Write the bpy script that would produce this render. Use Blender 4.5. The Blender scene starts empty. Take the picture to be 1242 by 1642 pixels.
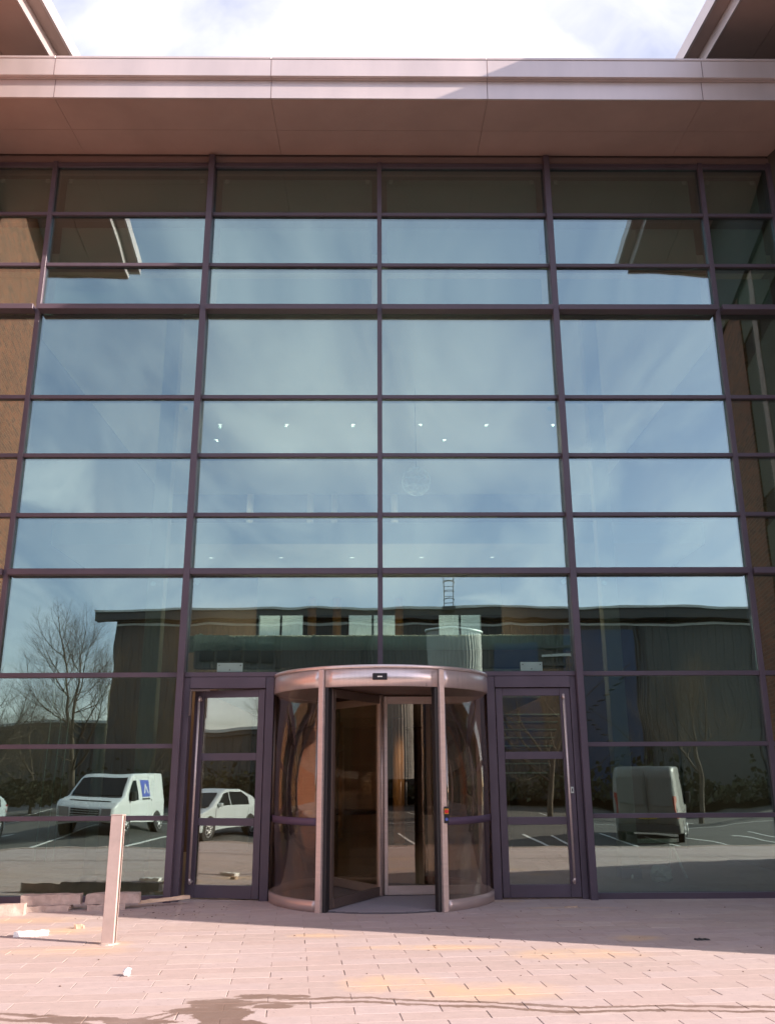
import bpy, bmesh, math, random
from mathutils import Vector, Matrix
R = math.radians
S = bpy.context.scene
C = S.collection

# ---------------------------------------------------------------- camera
cam = bpy.data.cameras.new('camera'); camo = bpy.data.objects.new('camera', cam); C.objects.link(camo)
cam.sensor_fit = 'VERTICAL'; cam.sensor_height = 36; cam.sensor_width = 36; cam.lens = 30.87
cam.clip_end = 2000; cam.clip_start = 0.05
camo.matrix_world = (Matrix.Translation((-.0371, -12.1542, 1.5824)) @ Matrix.Rotation(-.0119, 4, 'Z')
                     @ Matrix.Rotation(math.pi/2 + .2867, 4, 'X') @ Matrix.Rotation(-.0047, 4, 'Z'))
S.camera = camo

# ---------------------------------------------------------------- light
SUN_EL = R(24.0); SUN_AZ = R(20.0)           # low sun from the right, slightly behind the camera
sdir = Vector((math.cos(SUN_AZ)*math.cos(SUN_EL), -math.sin(SUN_AZ)*math.cos(SUN_EL), math.sin(SUN_EL)))
sun = bpy.data.lights.new('sun', 'SUN'); sun.energy = 4.8; sun.angle = R(.5); sun.color = (1, .84, .74)
suno = bpy.data.objects.new('sun', sun); C.objects.link(suno); suno.location = (10, -10, 20)
suno.rotation_euler = (-sdir).to_track_quat('-Z', 'Y').to_euler()

world = bpy.data.worlds.new('World'); S.world = world; world.use_nodes = True
nt = world.node_tree; nt.nodes.clear()
def N(nt, t, **k):
    n = nt.nodes.new(t)
    for a, v in k.items():
        if a == 'inp':
            for i, x in v.items(): n.inputs[i].default_value = x
        else: setattr(n, a, v)
    return n
def L(nt, a, b): nt.links.new(a, b)
sky = N(nt, 'ShaderNodeTexSky', sky_type='NISHITA', sun_disc=False, sun_elevation=SUN_EL, sun_rotation=math.pi/2 + SUN_AZ,
        altitude=50, air_density=1.0, dust_density=1.2, ozone_density=1.6)
tc = N(nt, 'ShaderNodeTexCoord'); sep = N(nt, 'ShaderNodeSeparateXYZ'); L(nt, tc.outputs['Generated'], sep.inputs[0])
def M(nt, op, a, b=None, clamp=False):
    n = nt.nodes.new('ShaderNodeMath'); n.operation = op; n.use_clamp = clamp
    for i, v in enumerate((a, b)):
        if v is None: continue
        if isinstance(v, (int, float)): n.inputs[i].default_value = v
        else: nt.links.new(v, n.inputs[i])
    return n.outputs[0]
zz = M(nt, 'ADD', M(nt, 'MAXIMUM', sep.outputs['Z'], 0.0), 0.18)
cmb = N(nt, 'ShaderNodeCombineXYZ'); L(nt, M(nt, 'DIVIDE', sep.outputs['X'], zz), cmb.inputs[0]); L(nt, M(nt, 'DIVIDE', sep.outputs['Y'], zz), cmb.inputs[1])
n1 = N(nt, 'ShaderNodeTexNoise', inp={'Scale': 1.5, 'Detail': 8.0, 'Roughness': .52, 'Distortion': .6}); L(nt, cmb.outputs[0], n1.inputs['Vector'])
mp = N(nt, 'ShaderNodeMapping'); mp.inputs['Location'].default_value = (3.1, 1.7, 0); mp.inputs['Rotation'].default_value = (0, 0, R(38)); mp.inputs['Scale'].default_value = (1.0, .35, 1)
L(nt, cmb.outputs[0], mp.inputs[0])
n2 = N(nt, 'ShaderNodeTexNoise', inp={'Scale': 2.6, 'Detail': 6.0, 'Roughness': .6, 'Distortion': .9}); L(nt, mp.outputs[0], n2.inputs['Vector'])
# thick bank of cloud in the northern half (over the building), wisps in the southern half
bank = M(nt, 'MULTIPLY', M(nt, 'ADD', M(nt, 'SUBTRACT', sep.outputs['Y'], M(nt, 'MULTIPLY', sep.outputs['X'], .5)), .25), 1.5, True)
thick = M(nt, 'MULTIPLY', M(nt, 'SUBTRACT', M(nt, 'ADD', n1.outputs['Fac'], M(nt, 'MULTIPLY', bank, .17)), .56), 3.6, True)
wisp = M(nt, 'MULTIPLY', M(nt, 'SUBTRACT', n2.outputs['Fac'], .40), 2.0, True)
cl = M(nt, 'MAXIMUM', thick, M(nt, 'ADD', M(nt, 'MULTIPLY', wisp, .50), .11), True)
mixc = N(nt, 'ShaderNodeMix', data_type='RGBA'); L(nt, cl, mixc.inputs[0]); 
tint = N(nt, 'ShaderNodeMix', data_type='RGBA', blend_type='MULTIPLY'); tint.inputs[0].default_value = 1
L(nt, sky.outputs[0], tint.inputs[6]); tint.inputs[7].default_value = (1.12, .97, 1.06, 1)
L(nt, tint.outputs[2], mixc.inputs[6]); mixc.inputs[7].default_value = (9.4, 9.0, 9.2, 1)
bg = N(nt, 'ShaderNodeBackground'); bg.inputs[1].default_value = .107
L(nt, mixc.outputs[2], bg.inputs[0]); out = N(nt, 'ShaderNodeOutputWorld'); L(nt, bg.outputs[0], out.inputs[0])

S.view_settings.view_transform = 'Standard'; S.view_settings.look = 'None'
S.view_settings.exposure = 1.2; S.view_settings.gamma = 1
S.render.engine = 'CYCLES'
S.cycles.max_bounces = 12; S.cycles.transparent_max_bounces = 24; S.cycles.glossy_bounces = 6

# ---------------------------------------------------------------- helpers
rnd = random.Random(7)
def bx(bm, x0, x1, y0, y1, z0, z1, bev=0):
    r = bmesh.ops.create_cube(bm, size=1); vs = r['verts']
    for v in vs: v.co = Vector((x0 + (v.co.x+.5)*(x1-x0), y0 + (v.co.y+.5)*(y1-y0), z0 + (v.co.z+.5)*(z1-z0)))
    if bev:
        es = list({e for v in vs for e in v.link_edges})
        bmesh.ops.bevel(bm, geom=es, offset=bev, segments=1, affect='EDGES', profile=.5)
    return vs
def box(x0, x1, y0, y1, z0, z1, bev=0):
    bm = bmesh.new(); bx(bm, x0, x1, y0, y1, z0, z1, bev); return bm
def tube(bm, p, q, r0, r1=None, n=10, caps=True):
    r1 = r0 if r1 is None else r1
    p, q = Vector(p), Vector(q); d = (q-p)
    if d.length < 1e-6: return
    d.normalize(); a = d.orthogonal().normalized(); b = d.cross(a)
    A = [bm.verts.new(p + (a*math.cos(t)+b*math.sin(t))*r0) for t in [2*math.pi*i/n for i in range(n)]]
    B = [bm.verts.new(q + (a*math.cos(t)+b*math.sin(t))*r1) for t in [2*math.pi*i/n for i in range(n)]]
    for i in range(n):
        f = bm.faces.new((A[i], A[(i+1) % n], B[(i+1) % n], B[i])); f.smooth = True
    if caps:
        bm.faces.new(A[::-1]); bm.faces.new(B)
def tb(p, q, r0, r1=None, n=12):
    bm = bmesh.new(); tube(bm, p, q, r0, r1, n); return bm
def prism(bm, pts, axis, a, b):
    """extrude a 2-D outline along axis ('x' or 'z')"""
    def P(u, v, w): return {'x': (w, u, v), 'y': (u, w, v), 'z': (u, v, w)}[axis]
    A = [bm.verts.new(P(u, v, a)) for u, v in pts]; B = [bm.verts.new(P(u, v, b)) for u, v in pts]
    n = len(pts)
    for i in range(n): bm.faces.new((A[i], A[(i+1) % n], B[(i+1) % n], B[i]))
    bm.faces.new(A[::-1]); bm.faces.new(B)
def arc(bm, cx, cy, r0, r1, t0, t1, z0, z1, n=24):
    """ring segment with radial thickness"""
    rows = []
    full = abs(t1-t0) > 2*math.pi-1e-4
    m = n if full else n+1
    for i in range(m):
        t = t0+(t1-t0)*i/n; c, s = math.cos(t), math.sin(t)
        rows.append([bm.verts.new((cx+c*r, cy+s*r, z)) for r, z in ((r0, z0), (r1, z0), (r1, z1), (r0, z1))])
    k = m if full else m-1
    for i in range(k):
        a, b = rows[i], rows[(i+1) % m]
        for j in range(4):
            f = bm.faces.new((a[j], a[(j+1) % 4], b[(j+1) % 4], b[j])); f.smooth = (j in (1, 3))
    if not full: bm.faces.new(rows[0][::-1]); bm.faces.new(rows[-1])
def obj(name, bm, m, parent=None, recalc=True):
    if recalc: bmesh.ops.recalc_face_normals(bm, faces=bm.faces[:])
    me = bpy.data.meshes.new(name); bm.to_mesh(me); bm.free()
    if m is not None: me.materials.append(m)
    o = bpy.data.objects.new(name, me); C.objects.link(o)
    if parent: o.parent = parent
    return o
def tag(o, label, cat, group=None):
    o['label'] = label; o['category'] = cat
    if group: o['group'] = group
    return o
def thing(name, label, cat, loc=(0, 0, 0), rz=0, group=None):
    o = bpy.data.objects.new(name, None); C.objects.link(o); o.location = loc; o.rotation_euler = (0, 0, rz)
    o.empty_display_size = .2
    return tag(o, label, cat, group)
def struct(name, bm, m):
    o = obj(name, bm, m); o['kind'] = 'structure'; return o
def stuff(o): o['kind'] = 'stuff'; return o
def copy_tree(o, parent=None):
    c = o.copy(); C.objects.link(c)
    if parent: c.parent = parent
    for ch in [x for x in C.objects if x.parent == o]: copy_tree(ch, c)
    return c

# ---------------------------------------------------------------- materials
def mat(name, col, rough=.6, metal=0., var=.0, vscale=3., bump=0., bscale=60., spec=.5, coat=0., stretch=None, rvar=0.):
    m = bpy.data.materials.new(name); m.use_nodes = True; nt = m.node_tree
    b = nt.nodes['Principled BSDF']; b.inputs['Roughness'].default_value = rough; b.inputs['Metallic'].default_value = metal
    b.inputs['Specular IOR Level'].default_value = spec; b.inputs['Coat Weight'].default_value = coat
    b.inputs['Base Color'].default_value = (*col, 1)
    t = N(nt, 'ShaderNodeTexCoord'); vec = t.outputs['Object']
    if stretch:
        mm = N(nt, 'ShaderNodeMapping'); mm.inputs['Scale'].default_value = stretch; L(nt, vec, mm.inputs[0]); vec = mm.outputs[0]
    if var or rvar:
        n = N(nt, 'ShaderNodeTexNoise', inp={'Scale': vscale, 'Detail': 6., 'Roughness': .6}); L(nt, vec, n.inputs['Vector'])
        if var:
            mr = N(nt, 'ShaderNodeMapRange', inp={'From Min': .3, 'From Max': .7, 'To Min': 1-var, 'To Max': 1+var}); L(nt, n.outputs['Fac'], mr.inputs[0])
            h = N(nt, 'ShaderNodeVectorMath', operation='SCALE'); h.inputs[0].default_value = col; L(nt, mr.outputs[0], h.inputs['Scale'])
            L(nt, h.outputs[0], b.inputs['Base Color'])
        if rvar:
            mr = N(nt, 'ShaderNodeMapRange', inp={'From Min': .3, 'From Max': .7, 'To Min': rough-rvar, 'To Max': rough+rvar}); L(nt, n.outputs['Fac'], mr.inputs[0]); L(nt, mr.outputs[0], b.inputs['Roughness'])
    if bump:
        n = N(nt, 'ShaderNodeTexNoise', inp={'Scale': bscale, 'Detail': 4.}); L(nt, vec, n.inputs['Vector'])
        bp = N(nt, 'ShaderNodeBump', inp={'Strength': bump, 'Distance': .01}); L(nt, n.outputs['Fac'], bp.inputs['Height']); L(nt, bp.outputs[0], b.inputs['Normal'])
    return m
def emit(name, col, s):
    m = bpy.data.materials.new(name); m.use_nodes = True; b = m.node_tree.nodes['Principled BSDF']
    b.inputs['Base Color'].default_value = (*col, 1); b.inputs['Emission Color'].default_value = (*col, 1); b.inputs['Emission Strength'].default_value = s
    return m
def glass(name, tint, refl, k, edge=.55, bump=0.):
    """coated glazing: clear tinted transmission plus mirror reflection that rises at grazing angles"""
    m = bpy.data.materials.new(name); m.use_nodes = True; nt = m.node_tree; nt.nodes.clear()
    tr = N(nt, 'ShaderNodeBsdfTransparent'); tr.inputs[0].default_value = (*tint, 1)
    gl = N(nt, 'ShaderNodeBsdfGlossy'); gl.inputs['Roughness'].default_value = 0.0; gl.inputs[0].default_value = (*refl, 1)
    lw = N(nt, 'ShaderNodeLayerWeight', inp={'Blend': .5})
    f = M(nt, 'ADD', M(nt, 'MULTIPLY', M(nt, 'POWER', lw.outputs['Facing'], 3.0), edge), k, True)
    mx = N(nt, 'ShaderNodeMixShader'); L(nt, f, mx.inputs[0]); L(nt, tr.outputs[0], mx.inputs[1]); L(nt, gl.outputs[0], mx.inputs[2])
    if bump:
        g = N(nt, 'ShaderNodeNewGeometry')
        n = N(nt, 'ShaderNodeTexNoise', inp={'Scale': 1.6, 'Detail': 1.}); L(nt, g.outputs['Position'], n.inputs['Vector'])
        bp = N(nt, 'ShaderNodeBump', inp={'Strength': 1., 'Distance': bump}); L(nt, n.outputs['Fac'], bp.inputs['Height']); L(nt, bp.outputs[0], gl.inputs['Normal'])
    o = N(nt, 'ShaderNodeOutputMaterial'); L(nt, mx.outputs[0], o.inputs[0])
    return m

FRAME = mat('plum_grey_powder_coat', (.088, .066, .086), .42, .0, .14, 2.2, .05, 300, rvar=.06)
FRAME_D = mat('dark_gasket', (.02, .016, .02), .6)
CLAD = mat('silver_pink_aluminium', (.64, .55, .53), .42, .55, .07, 1.6, .03, 3, stretch=(1, 1, .25), rvar=.05)
SOFFIT = mat('soffit_panel', (.41, .295, .255), .55, .0, .10, .9, .03, 200)
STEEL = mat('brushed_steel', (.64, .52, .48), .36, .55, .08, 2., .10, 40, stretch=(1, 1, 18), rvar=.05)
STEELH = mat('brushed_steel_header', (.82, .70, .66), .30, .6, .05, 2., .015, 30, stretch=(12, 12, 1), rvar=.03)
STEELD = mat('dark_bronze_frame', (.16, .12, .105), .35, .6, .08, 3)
BLACK = mat('black_rubber', (.015, .013, .015), .5)
DARKBR = mat('drum_ceiling_board', (.13, .085, .07), .6, 0, .08, 2)
CON = mat('pale_concrete', (.46, .36, .31), .85, 0, .22, 9, .5, 40)
WOOD = mat('weathered_timber', (.46, .33, .24), .8, 0, .25, 6, .4, 30, stretch=(1, 9, 9))
WHITE = mat('white_foam', (.8, .78, .76), .7, 0, .05, 20, .2, 60)
RED = mat('red_plastic', (.62, .03, .03), .35); YEL = mat('yellow_plastic', (.75, .45, .03), .4); BLUE = mat('blue_plastic', (.08, .12, .45), .4)
GLASS = glass('coated_glass', (.77, .86, .80), (.56, .705, .70), .37, .5, .0010)
GLASS_IN = glass('clear_inner_glass', (.80, .82, .76), (.9, .9, .85), .05, .5)
GLASS_DOOR = glass('clear_door_glass', (.80, .86, .80), (.86, .92, .88), .24, .5, .0006)
GLASS_DRUM = glass('curved_drum_glass', (.84, .80, .74), (.92, .88, .82), .14, .6, .0006)
GLASS_CAR = mat('tinted_car_glass', (.012, .016, .018), .08, 0, spec=.3)

# paving: colour per slab, sand patches, two wandering wet tracks
def paving_material():
    m = bpy.data.materials.new('clay_paving'); m.use_nodes = True; nt = m.node_tree; b = nt.nodes['Principled BSDF']
    g = N(nt, 'ShaderNodeNewGeometry'); oi = N(nt, 'ShaderNodeObjectInfo')
    rn = M(nt, 'FRACT', M(nt, 'ADD', g.outputs['Random Per Island'], oi.outputs['Random']))
    cr = N(nt, 'ShaderNodeValToRGB'); e = cr.color_ramp.elements
    e[0].position = 0; e[0].color = (.41, .33, .305, 1); e[1].position = 1; e[1].color = (.46, .375, .345, 1)
    x = e.new(.4); x.color = (.43, .34, .315, 1); x = e.new(.75); x.color = (.44, .36, .345, 1)
    L(nt, rn, cr.inputs[0])
    pos = g.outputs['Position']
    n = N(nt, 'ShaderNodeTexNoise', inp={'Scale': 9., 'Detail': 8., 'Roughness': .7}); L(nt, pos, n.inputs['Vector'])
    mm = N(nt, 'ShaderNodeMapping'); mm.inputs['Scale'].default_value = (4, 30, 10); L(nt, pos, mm.inputs[0])
    ns = N(nt, 'ShaderNodeTexNoise', inp={'Scale': 1., 'Detail': 5., 'Roughness': .7}); L(nt, mm.outputs[0], ns.inputs['Vector'])
    v = M(nt, 'ADD', M(nt, 'MULTIPLY', n.outputs['Fac'], .32), M(nt, 'MULTIPLY', ns.outputs['Fac'], .26)); v = M(nt, 'ADD', v, .71)
    nk = N(nt, 'ShaderNodeTexNoise', inp={'Scale': 26., 'Detail': 3., 'Roughness': .5}); L(nt, pos, nk.inputs['Vector'])
    v = M(nt, 'SUBTRACT', v, M(nt, 'MULTIPLY', M(nt, 'MULTIPLY', M(nt, 'SUBTRACT', nk.outputs['Fac'], .66), 12., True), .30))
    sc = N(nt, 'ShaderNodeVectorMath', operation='SCALE'); L(nt, cr.outputs[0], sc.inputs[0]); L(nt, v, sc.inputs['Scale'])
    sp = N(nt, 'ShaderNodeSeparateXYZ'); L(nt, pos, sp.inputs[0]); X, Yc = sp.outputs['X'], sp.outputs['Y']
    # sand
    nb = N(nt, 'ShaderNodeTexNoise', inp={'Scale': 1.5, 'Detail': 5., 'Roughness': .65, 'Distortion': .5}); L(nt, pos, nb.inputs['Vector'])
    nd = N(nt, 'ShaderNodeTexNoise', inp={'Scale': 4.5, 'Detail': 7., 'Roughness': .75}); L(nt, pos, nd.inputs['Vector'])
    sd = N(nt, 'ShaderNodeSeparateColor'); L(nt, nd.outputs['Color'], sd.inputs[0])
    X = M(nt, 'ADD', X, M(nt, 'MULTIPLY', M(nt, 'SUBTRACT', sd.outputs[0], .5), .34)); Yc0 = Yc
    Yc = M(nt, 'ADD', Yc, M(nt, 'MULTIPLY', M(nt, 'SUBTRACT', sd.outputs[1], .5), .16))
    def blob(cx, cy, rx, ry):
        a = M(nt, 'POWER', M(nt, 'DIVIDE', M(nt, 'SUBTRACT', X, cx), rx), 2.); c = M(nt, 'POWER', M(nt, 'DIVIDE', M(nt, 'SUBTRACT', Yc, cy), ry), 2.)
        return M(nt, 'SUBTRACT', 1., M(nt, 'ADD', a, c), True)
    s = None
    for q in ((1.75, -3.5, .75, .3), (.75, -4.85, .8, .35), (.1, -4.6, .5, .4), (-.65, -2.5, .35, .15), (.5, -3.15, .9, .16), (2.5, -2.75, .35, .2), (-3.9, -1.4, .7, .3), (-3.2, -2.1, .5, .3), (-2.9, -3.2, .7, .3), (2.3, -.75, .7, .1), (-2.6, -2.85, .3, .18), (1.55, -.15, .3, .15)):
        k = blob(*q); s = k if s is None else M(nt, 'MAXIMUM', s, k)
    s = M(nt, 'MULTIPLY', s, M(nt, 'MULTIPLY', M(nt, 'SUBTRACT', nb.outputs['Fac'], .28), 3.4, True))
    s = M(nt, 'MULTIPLY', s, M(nt, 'ADD', M(nt, 'MULTIPLY', n.outputs['Fac'], .8), .15), True)
    mx = N(nt, 'ShaderNodeMix', data_type='RGBA'); L(nt, s, mx.inputs[0]); L(nt, sc.outputs[0], mx.inputs[6]); mx.inputs[7].default_value = (.62, .42, .22, 1)
    # wet tracks
    xs = [(-2.63, -5.40), (-2.07, -5.51), (-1.72, -5.58), (-1.54, -5.47), (-1.32, -5.25), (-1.15, -5.12), (-.85, -5.0), (-.65, -5.05), (-.25, -5.02), (.38, -5.13), (.82, -5.2), (1.32, -5.33), (1.89, -5.31), (2.7, -5.37)]
    fc = N(nt, 'ShaderNodeFloatCurve'); c = fc.mapping.curves[0]
    pts = [((x+4)/8, (y+6)/2) for x, y in xs]
    c.points[0].location = (0, pts[0][1]); c.points[1].location = (1, pts[-1][1])
    for p in pts: c.points.new(*p)
    fc.mapping.update()
    L(nt, M(nt, 'DIVIDE', M(nt, 'ADD', X, 4.), 8.), fc.inputs['Value'])
    yc = M(nt, 'SUBTRACT', M(nt, 'MULTIPLY', fc.outputs[0], 2.), 6.)
    nw = N(nt, 'ShaderNodeTexNoise', inp={'Scale': 7., 'Detail': 6., 'Roughness': .7}); L(nt, pos, nw.inputs['Vector'])
    wob = M(nt, 'MULTIPLY', M(nt, 'SUBTRACT', nw.outputs['Fac'], .5), .04)
    dY = M(nt, 'ADD', M(nt, 'SUBTRACT', Yc, yc), wob)
    def band(off, w):
        d = M(nt, 'ABSOLUTE', M(nt, 'ADD', dY, off)); return M(nt, 'MULTIPLY', M(nt, 'SUBTRACT', w, d), 60., True)
    wet = M(nt, 'MAXIMUM', band(0., .036), band(.125, .038))
    w2 = None
    for q in ((-1.15, -5.15, .34, .16), (-1.1, -5.45, .26, .3), (-.80, -4.96, .36, .09), (-1.3, -5.35, .25, .12), (-1.0, -5.75, .34, .2), (-.75, -5.25, .18, .10), (-2.1, -5.55, .5, .07), (-1.6, -5.62, .3, .08)):
        k = blob(*q); w2 = k if w2 is None else M(nt, 'MAXIMUM', w2, k)
    w2 = M(nt, 'MULTIPLY', M(nt, 'SUBTRACT', M(nt, 'ADD', w2, M(nt, 'MULTIPLY', nw.outputs['Fac'], 1.1)), .90), 9., True)
    wet = M(nt, 'MAXIMUM', wet, w2)
    wet = M(nt, 'MULTIPLY', wet, M(nt, 'ADD', M(nt, 'MULTIPLY', nb.outputs['Fac'], .9), .5), True)
    mw = N(nt, 'ShaderNodeMix', data_type='RGBA'); L(nt, M(nt, 'MULTIPLY', wet, .86), mw.inputs[0]); L(nt, mx.outputs[2], mw.inputs[6]); mw.inputs[7].default_value = (.17, .105, .075, 1)
    L(nt, mw.outputs[2], b.inputs['Base Color'])
    L(nt, M(nt, 'SUBTRACT', .82, M(nt, 'MULTIPLY', wet, .35)), b.inputs['Roughness'])
    nb2 = N(nt, 'ShaderNodeTexNoise', inp={'Scale': 90., 'Detail': 5.}); L(nt, pos, nb2.inputs['Vector'])
    bp = N(nt, 'ShaderNodeBump', inp={'Strength': .35, 'Distance': .004}); L(nt, nb2.outputs['Fac'], bp.inputs['Height']); L(nt, bp.outputs[0], b.inputs['Normal'])
    return m
PAVE = paving_material()
SAND = mat('joint_sand', (.36, .28, .24), .9, 0, .25, 12, .4, 80)

def brick_material(name, c1, c2, mortar, scale=1.0):
    m = bpy.data.materials.new(name); m.use_nodes = True; nt = m.node_tree; b = nt.nodes['Principled BSDF']
    t = N(nt, 'ShaderNodeTexCoord'); sp = N(nt, 'ShaderNodeSeparateXYZ'); L(nt, t.outputs['Object'], sp.inputs[0])
    cb = N(nt, 'ShaderNodeCombineXYZ'); L(nt, M(nt, 'ADD', sp.outputs['X'], sp.outputs['Y']), cb.inputs[0]); L(nt, sp.outputs['Z'], cb.inputs[1])
    br = N(nt, 'ShaderNodeTexBrick', inp={'Scale': 1., 'Brick Width': .225*scale, 'Row Height': .075*scale, 'Mortar Size': .011, 'Color1': (*c1, 1), 'Color2': (*c2, 1), 'Mortar': (*mortar, 1)})
    L(nt, cb.outputs[0], br.inputs['Vector'])
    n = N(nt, 'ShaderNodeTexNoise', inp={'Scale': 2.5, 'Detail': 8.}); L(nt, t.outputs['Object'], n.inputs['Vector'])
    h = N(nt, 'ShaderNodeVectorMath', operation='SCALE'); L(nt, br.outputs['Color'], h.inputs[0]); L(nt, M(nt, 'ADD', M(nt, 'MULTIPLY', n.outputs['Fac'], .4), .8), h.inputs['Scale'])
    L(nt, h.outputs[0], b.inputs['Base Color']); b.inputs['Roughness'].default_value = .85
    bp = N(nt, 'ShaderNodeBump', inp={'Strength': .6, 'Distance': .01}); bp.invert = True; L(nt, br.outputs['Fac'], bp.inputs['Height']); L(nt, bp.outputs[0], b.inputs['Normal'])
    return m
BRICK = brick_material('orange_red_brick', (.28, .088, .04), (.13, .045, .025), (.23, .13, .08))
INBRICK = brick_material('brown_lobby_brick', (.16, .075, .045), (.12, .055, .035), (.15, .10, .07))

# ================================================================ GROUND
CX, CY = -.0371, -12.1542
def ground_material():
    m = bpy.data.materials.new('worn_asphalt'); m.use_nodes = True; nt = m.node_tree; b = nt.nodes['Principled BSDF']
    g = N(nt, 'ShaderNodeNewGeometry'); n = N(nt, 'ShaderNodeTexNoise', inp={'Scale': .35, 'Detail': 8., 'Roughness': .6}); L(nt, g.outputs['Position'], n.inputs['Vector'])
    n3 = N(nt, 'ShaderNodeTexNoise', inp={'Scale': 60., 'Detail': 4.}); L(nt, g.outputs['Position'], n3.inputs['Vector'])
    v = M(nt, 'ADD', M(nt, 'MULTIPLY', n.outputs['Fac'], .09), M(nt, 'MULTIPLY', n3.outputs['Fac'], .05))
    cb = N(nt, 'ShaderNodeCombineXYZ'); L(nt, v, cb.inputs[0]); L(nt, M(nt, 'MULTIPLY', v, .93), cb.inputs[1]); L(nt, M(nt, 'MULTIPLY', v, .82), cb.inputs[2])
    L(nt, cb.outputs[0], b.inputs['Base Color']); b.inputs['Roughness'].default_value = .85
    bp = N(nt, 'ShaderNodeBump', inp={'Strength': .5, 'Distance': .006}); L(nt, n3.outputs['Fac'], bp.inputs['Height']); L(nt, bp.outputs[0], b.inputs['Normal'])
    return m
ASPH = ground_material()
struct('ground', box(-900, 900, -900, 900, -.9, -.50), mat('distant_earth', (.09, .085, .06), .95, 0, .3, .05))
cpb = bmesh.new(); prism(cpb, [(-8.05, -.012), (-9.6, -.42), (-41, -.42), (-41, -.6), (-8.05, -.6)], 'x', -60, 60); struct('car_park', cpb, ASPH)
pf = struct('paved_forecourt', box(-9, 9, -7.9, .3, -.08, -.0045), SAND)
# kerb stones between the paving and the car park
def kerb():
    k = None
    for i in range(20):
        x = -9.1+.92*i
        if k is None:
            k = obj('kerb_stone', box(-.455, .455, -.07, .07, -.08, .004, .01), CON, pf); k.location = (x, -7.98, 0)
        else:
            c = k.copy(); C.objects.link(c); c.location = (x, -7.98, 0)
kerb()
# plank pavers in half bond, turned 5.4 degrees
PW, PD, J = .60, .20, .003
ang = R(5.4); ca, sa = math.cos(ang), math.sin(ang)
cells = []
cp, sp_ = math.cos(.2867), math.sin(.2867)
for j in range(-42, 6):
    for i in range(-18, 19):
        lx = i*PW + (PW/2 if j % 2 else 0); ly = j*PD
        x = lx*ca - ly*sa - .71; y = lx*sa + ly*ca
        if not (-8.6 < x < 8.6 and -7.7 < y < .10): continue
        dy = y-CY; d = cp*dy - sp_*1.58; u = -sp_*dy - cp*1.58
        px = (x-CX)/d*1408+621 if d > 0 else 9e9; py = 821-1408*u/d if d > 0 else 9e9
        vis = (-25 < px < 1267) and py < 1660 and y < .03
        cells.append((not vis, (x-CX)**2+(y-CY)**2, x, y))
cells.sort()
pv = bmesh.new(); bx(pv, -PW/2+J*.35, PW/2-J*.35, -PD/2+J*.3, PD/2-J*.3, -.045, 0, .002)
first = obj('paver', pv, PAVE, pf); first.rotation_euler = (0, 0, ang)
rest = bmesh.new()
for k, (nv, d, x, y) in enumerate(cells):
    dz = rnd.uniform(-.0012, .0010)
    if k < 300 and not nv:
        o = first if k == 0 else first.copy()
        if k: C.objects.link(o)
        o.scale = (rnd.choice((1., .9985, .996, .991, .986)), 1, 1)
        o.location = (x + rnd.uniform(-.001, .001), y, dz); o.rotation_euler = (rnd.uniform(-.002, .002), rnd.uniform(-.001, .001), ang + rnd.uniform(-.004, .004))
    else:
        vs = bx(rest, -PW/2+J*.35, PW/2-J*.35, -PD/2+J*.3, PD/2-J*.3, -.045, 0)
        kx = rnd.choice((1., .9985, .996, .991, .986))
        for v in vs: v.co.x *= kx
        for v in vs: v.co = Vector((v.co.x*ca - v.co.y*sa + x, v.co.x*sa + v.co.y*ca + y, v.co.z+dz))
stuff(obj('pavers', rest, PAVE, pf))
# car park markings
PAINT = mat('worn_white_paint', (.62, .62, .58), .7, 0, .3, 8)
def strip(x0, y0, x1, y1, w=.09, name='bay_line'):
    d = Vector((x1-x0, y1-y0)).normalized(); n = Vector((-d.y, d.x))*w/2
    bm = bmesh.new(); prism(bm, [(x0+n.x, y0+n.y), (x0-n.x, y0-n.y), (x1-n.x, y1-n.y), (x1+n.x, y1+n.y)], 'z', -.424, -.414)
    o = obj(name, bm, PAINT, bpy.data.objects['car_park']); return o
for x in (-16.8, -14.4, -12, -9.35, -6.9, -2.3, .1, 2.5, 4.6, 7.1, 9.6, 12.1, 14.6, 17.1): strip(x, -13.2, x+.1, -18.4)
for x in (5.2, 8.2, 11.1, 14.0): strip(x, -12.6, x+.3, -17.6)
strip(-17, -24, 18, -24.6, .12, 'lane_line')
for x in range(-16, 30, 3): strip(x, -29, x, -33.5)

# ================================================================ CURTAIN WALL
cw = thing('curtain_wall', 'tall glass curtain wall with plum grey mullions reflecting sky and warehouse', 'glass facade')
ZR = [11.033, 10.114, 9.195, 8.395, 6.952, 6.027, 5.119, 4.274, 2.850, 1.912, 1.005, 0.0]
MX = [-6.36, -5.235, -2.70, 0, 2.705, 5.225, 6.36]
MW = [.09, .072, .092, .070, .092, .072, .09]
def mull(x, w, z0, z1, front):
    bm = bmesh.new(); bx(bm, x-w/2, x+w/2, -front, .004, z0, z1, .004); bx(bm, x-w*.36, x+w*.36, .034, .17, z0, z1)
    bx(bm, x-w*.2, x+w*.2, .002, .036, z0+.001, z1-.001)
    return obj('mullion', bm, FRAME, cw)
for i, x in enumerate(MX):
    if i == 3: mull(x, MW[i], 2.91, 11.09, .055)
    elif i in (2, 4): mull(x, MW[i], -.01, 11.17, .135)
    else: mull(x, MW[i], -.01, 11.09, .06)
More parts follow.
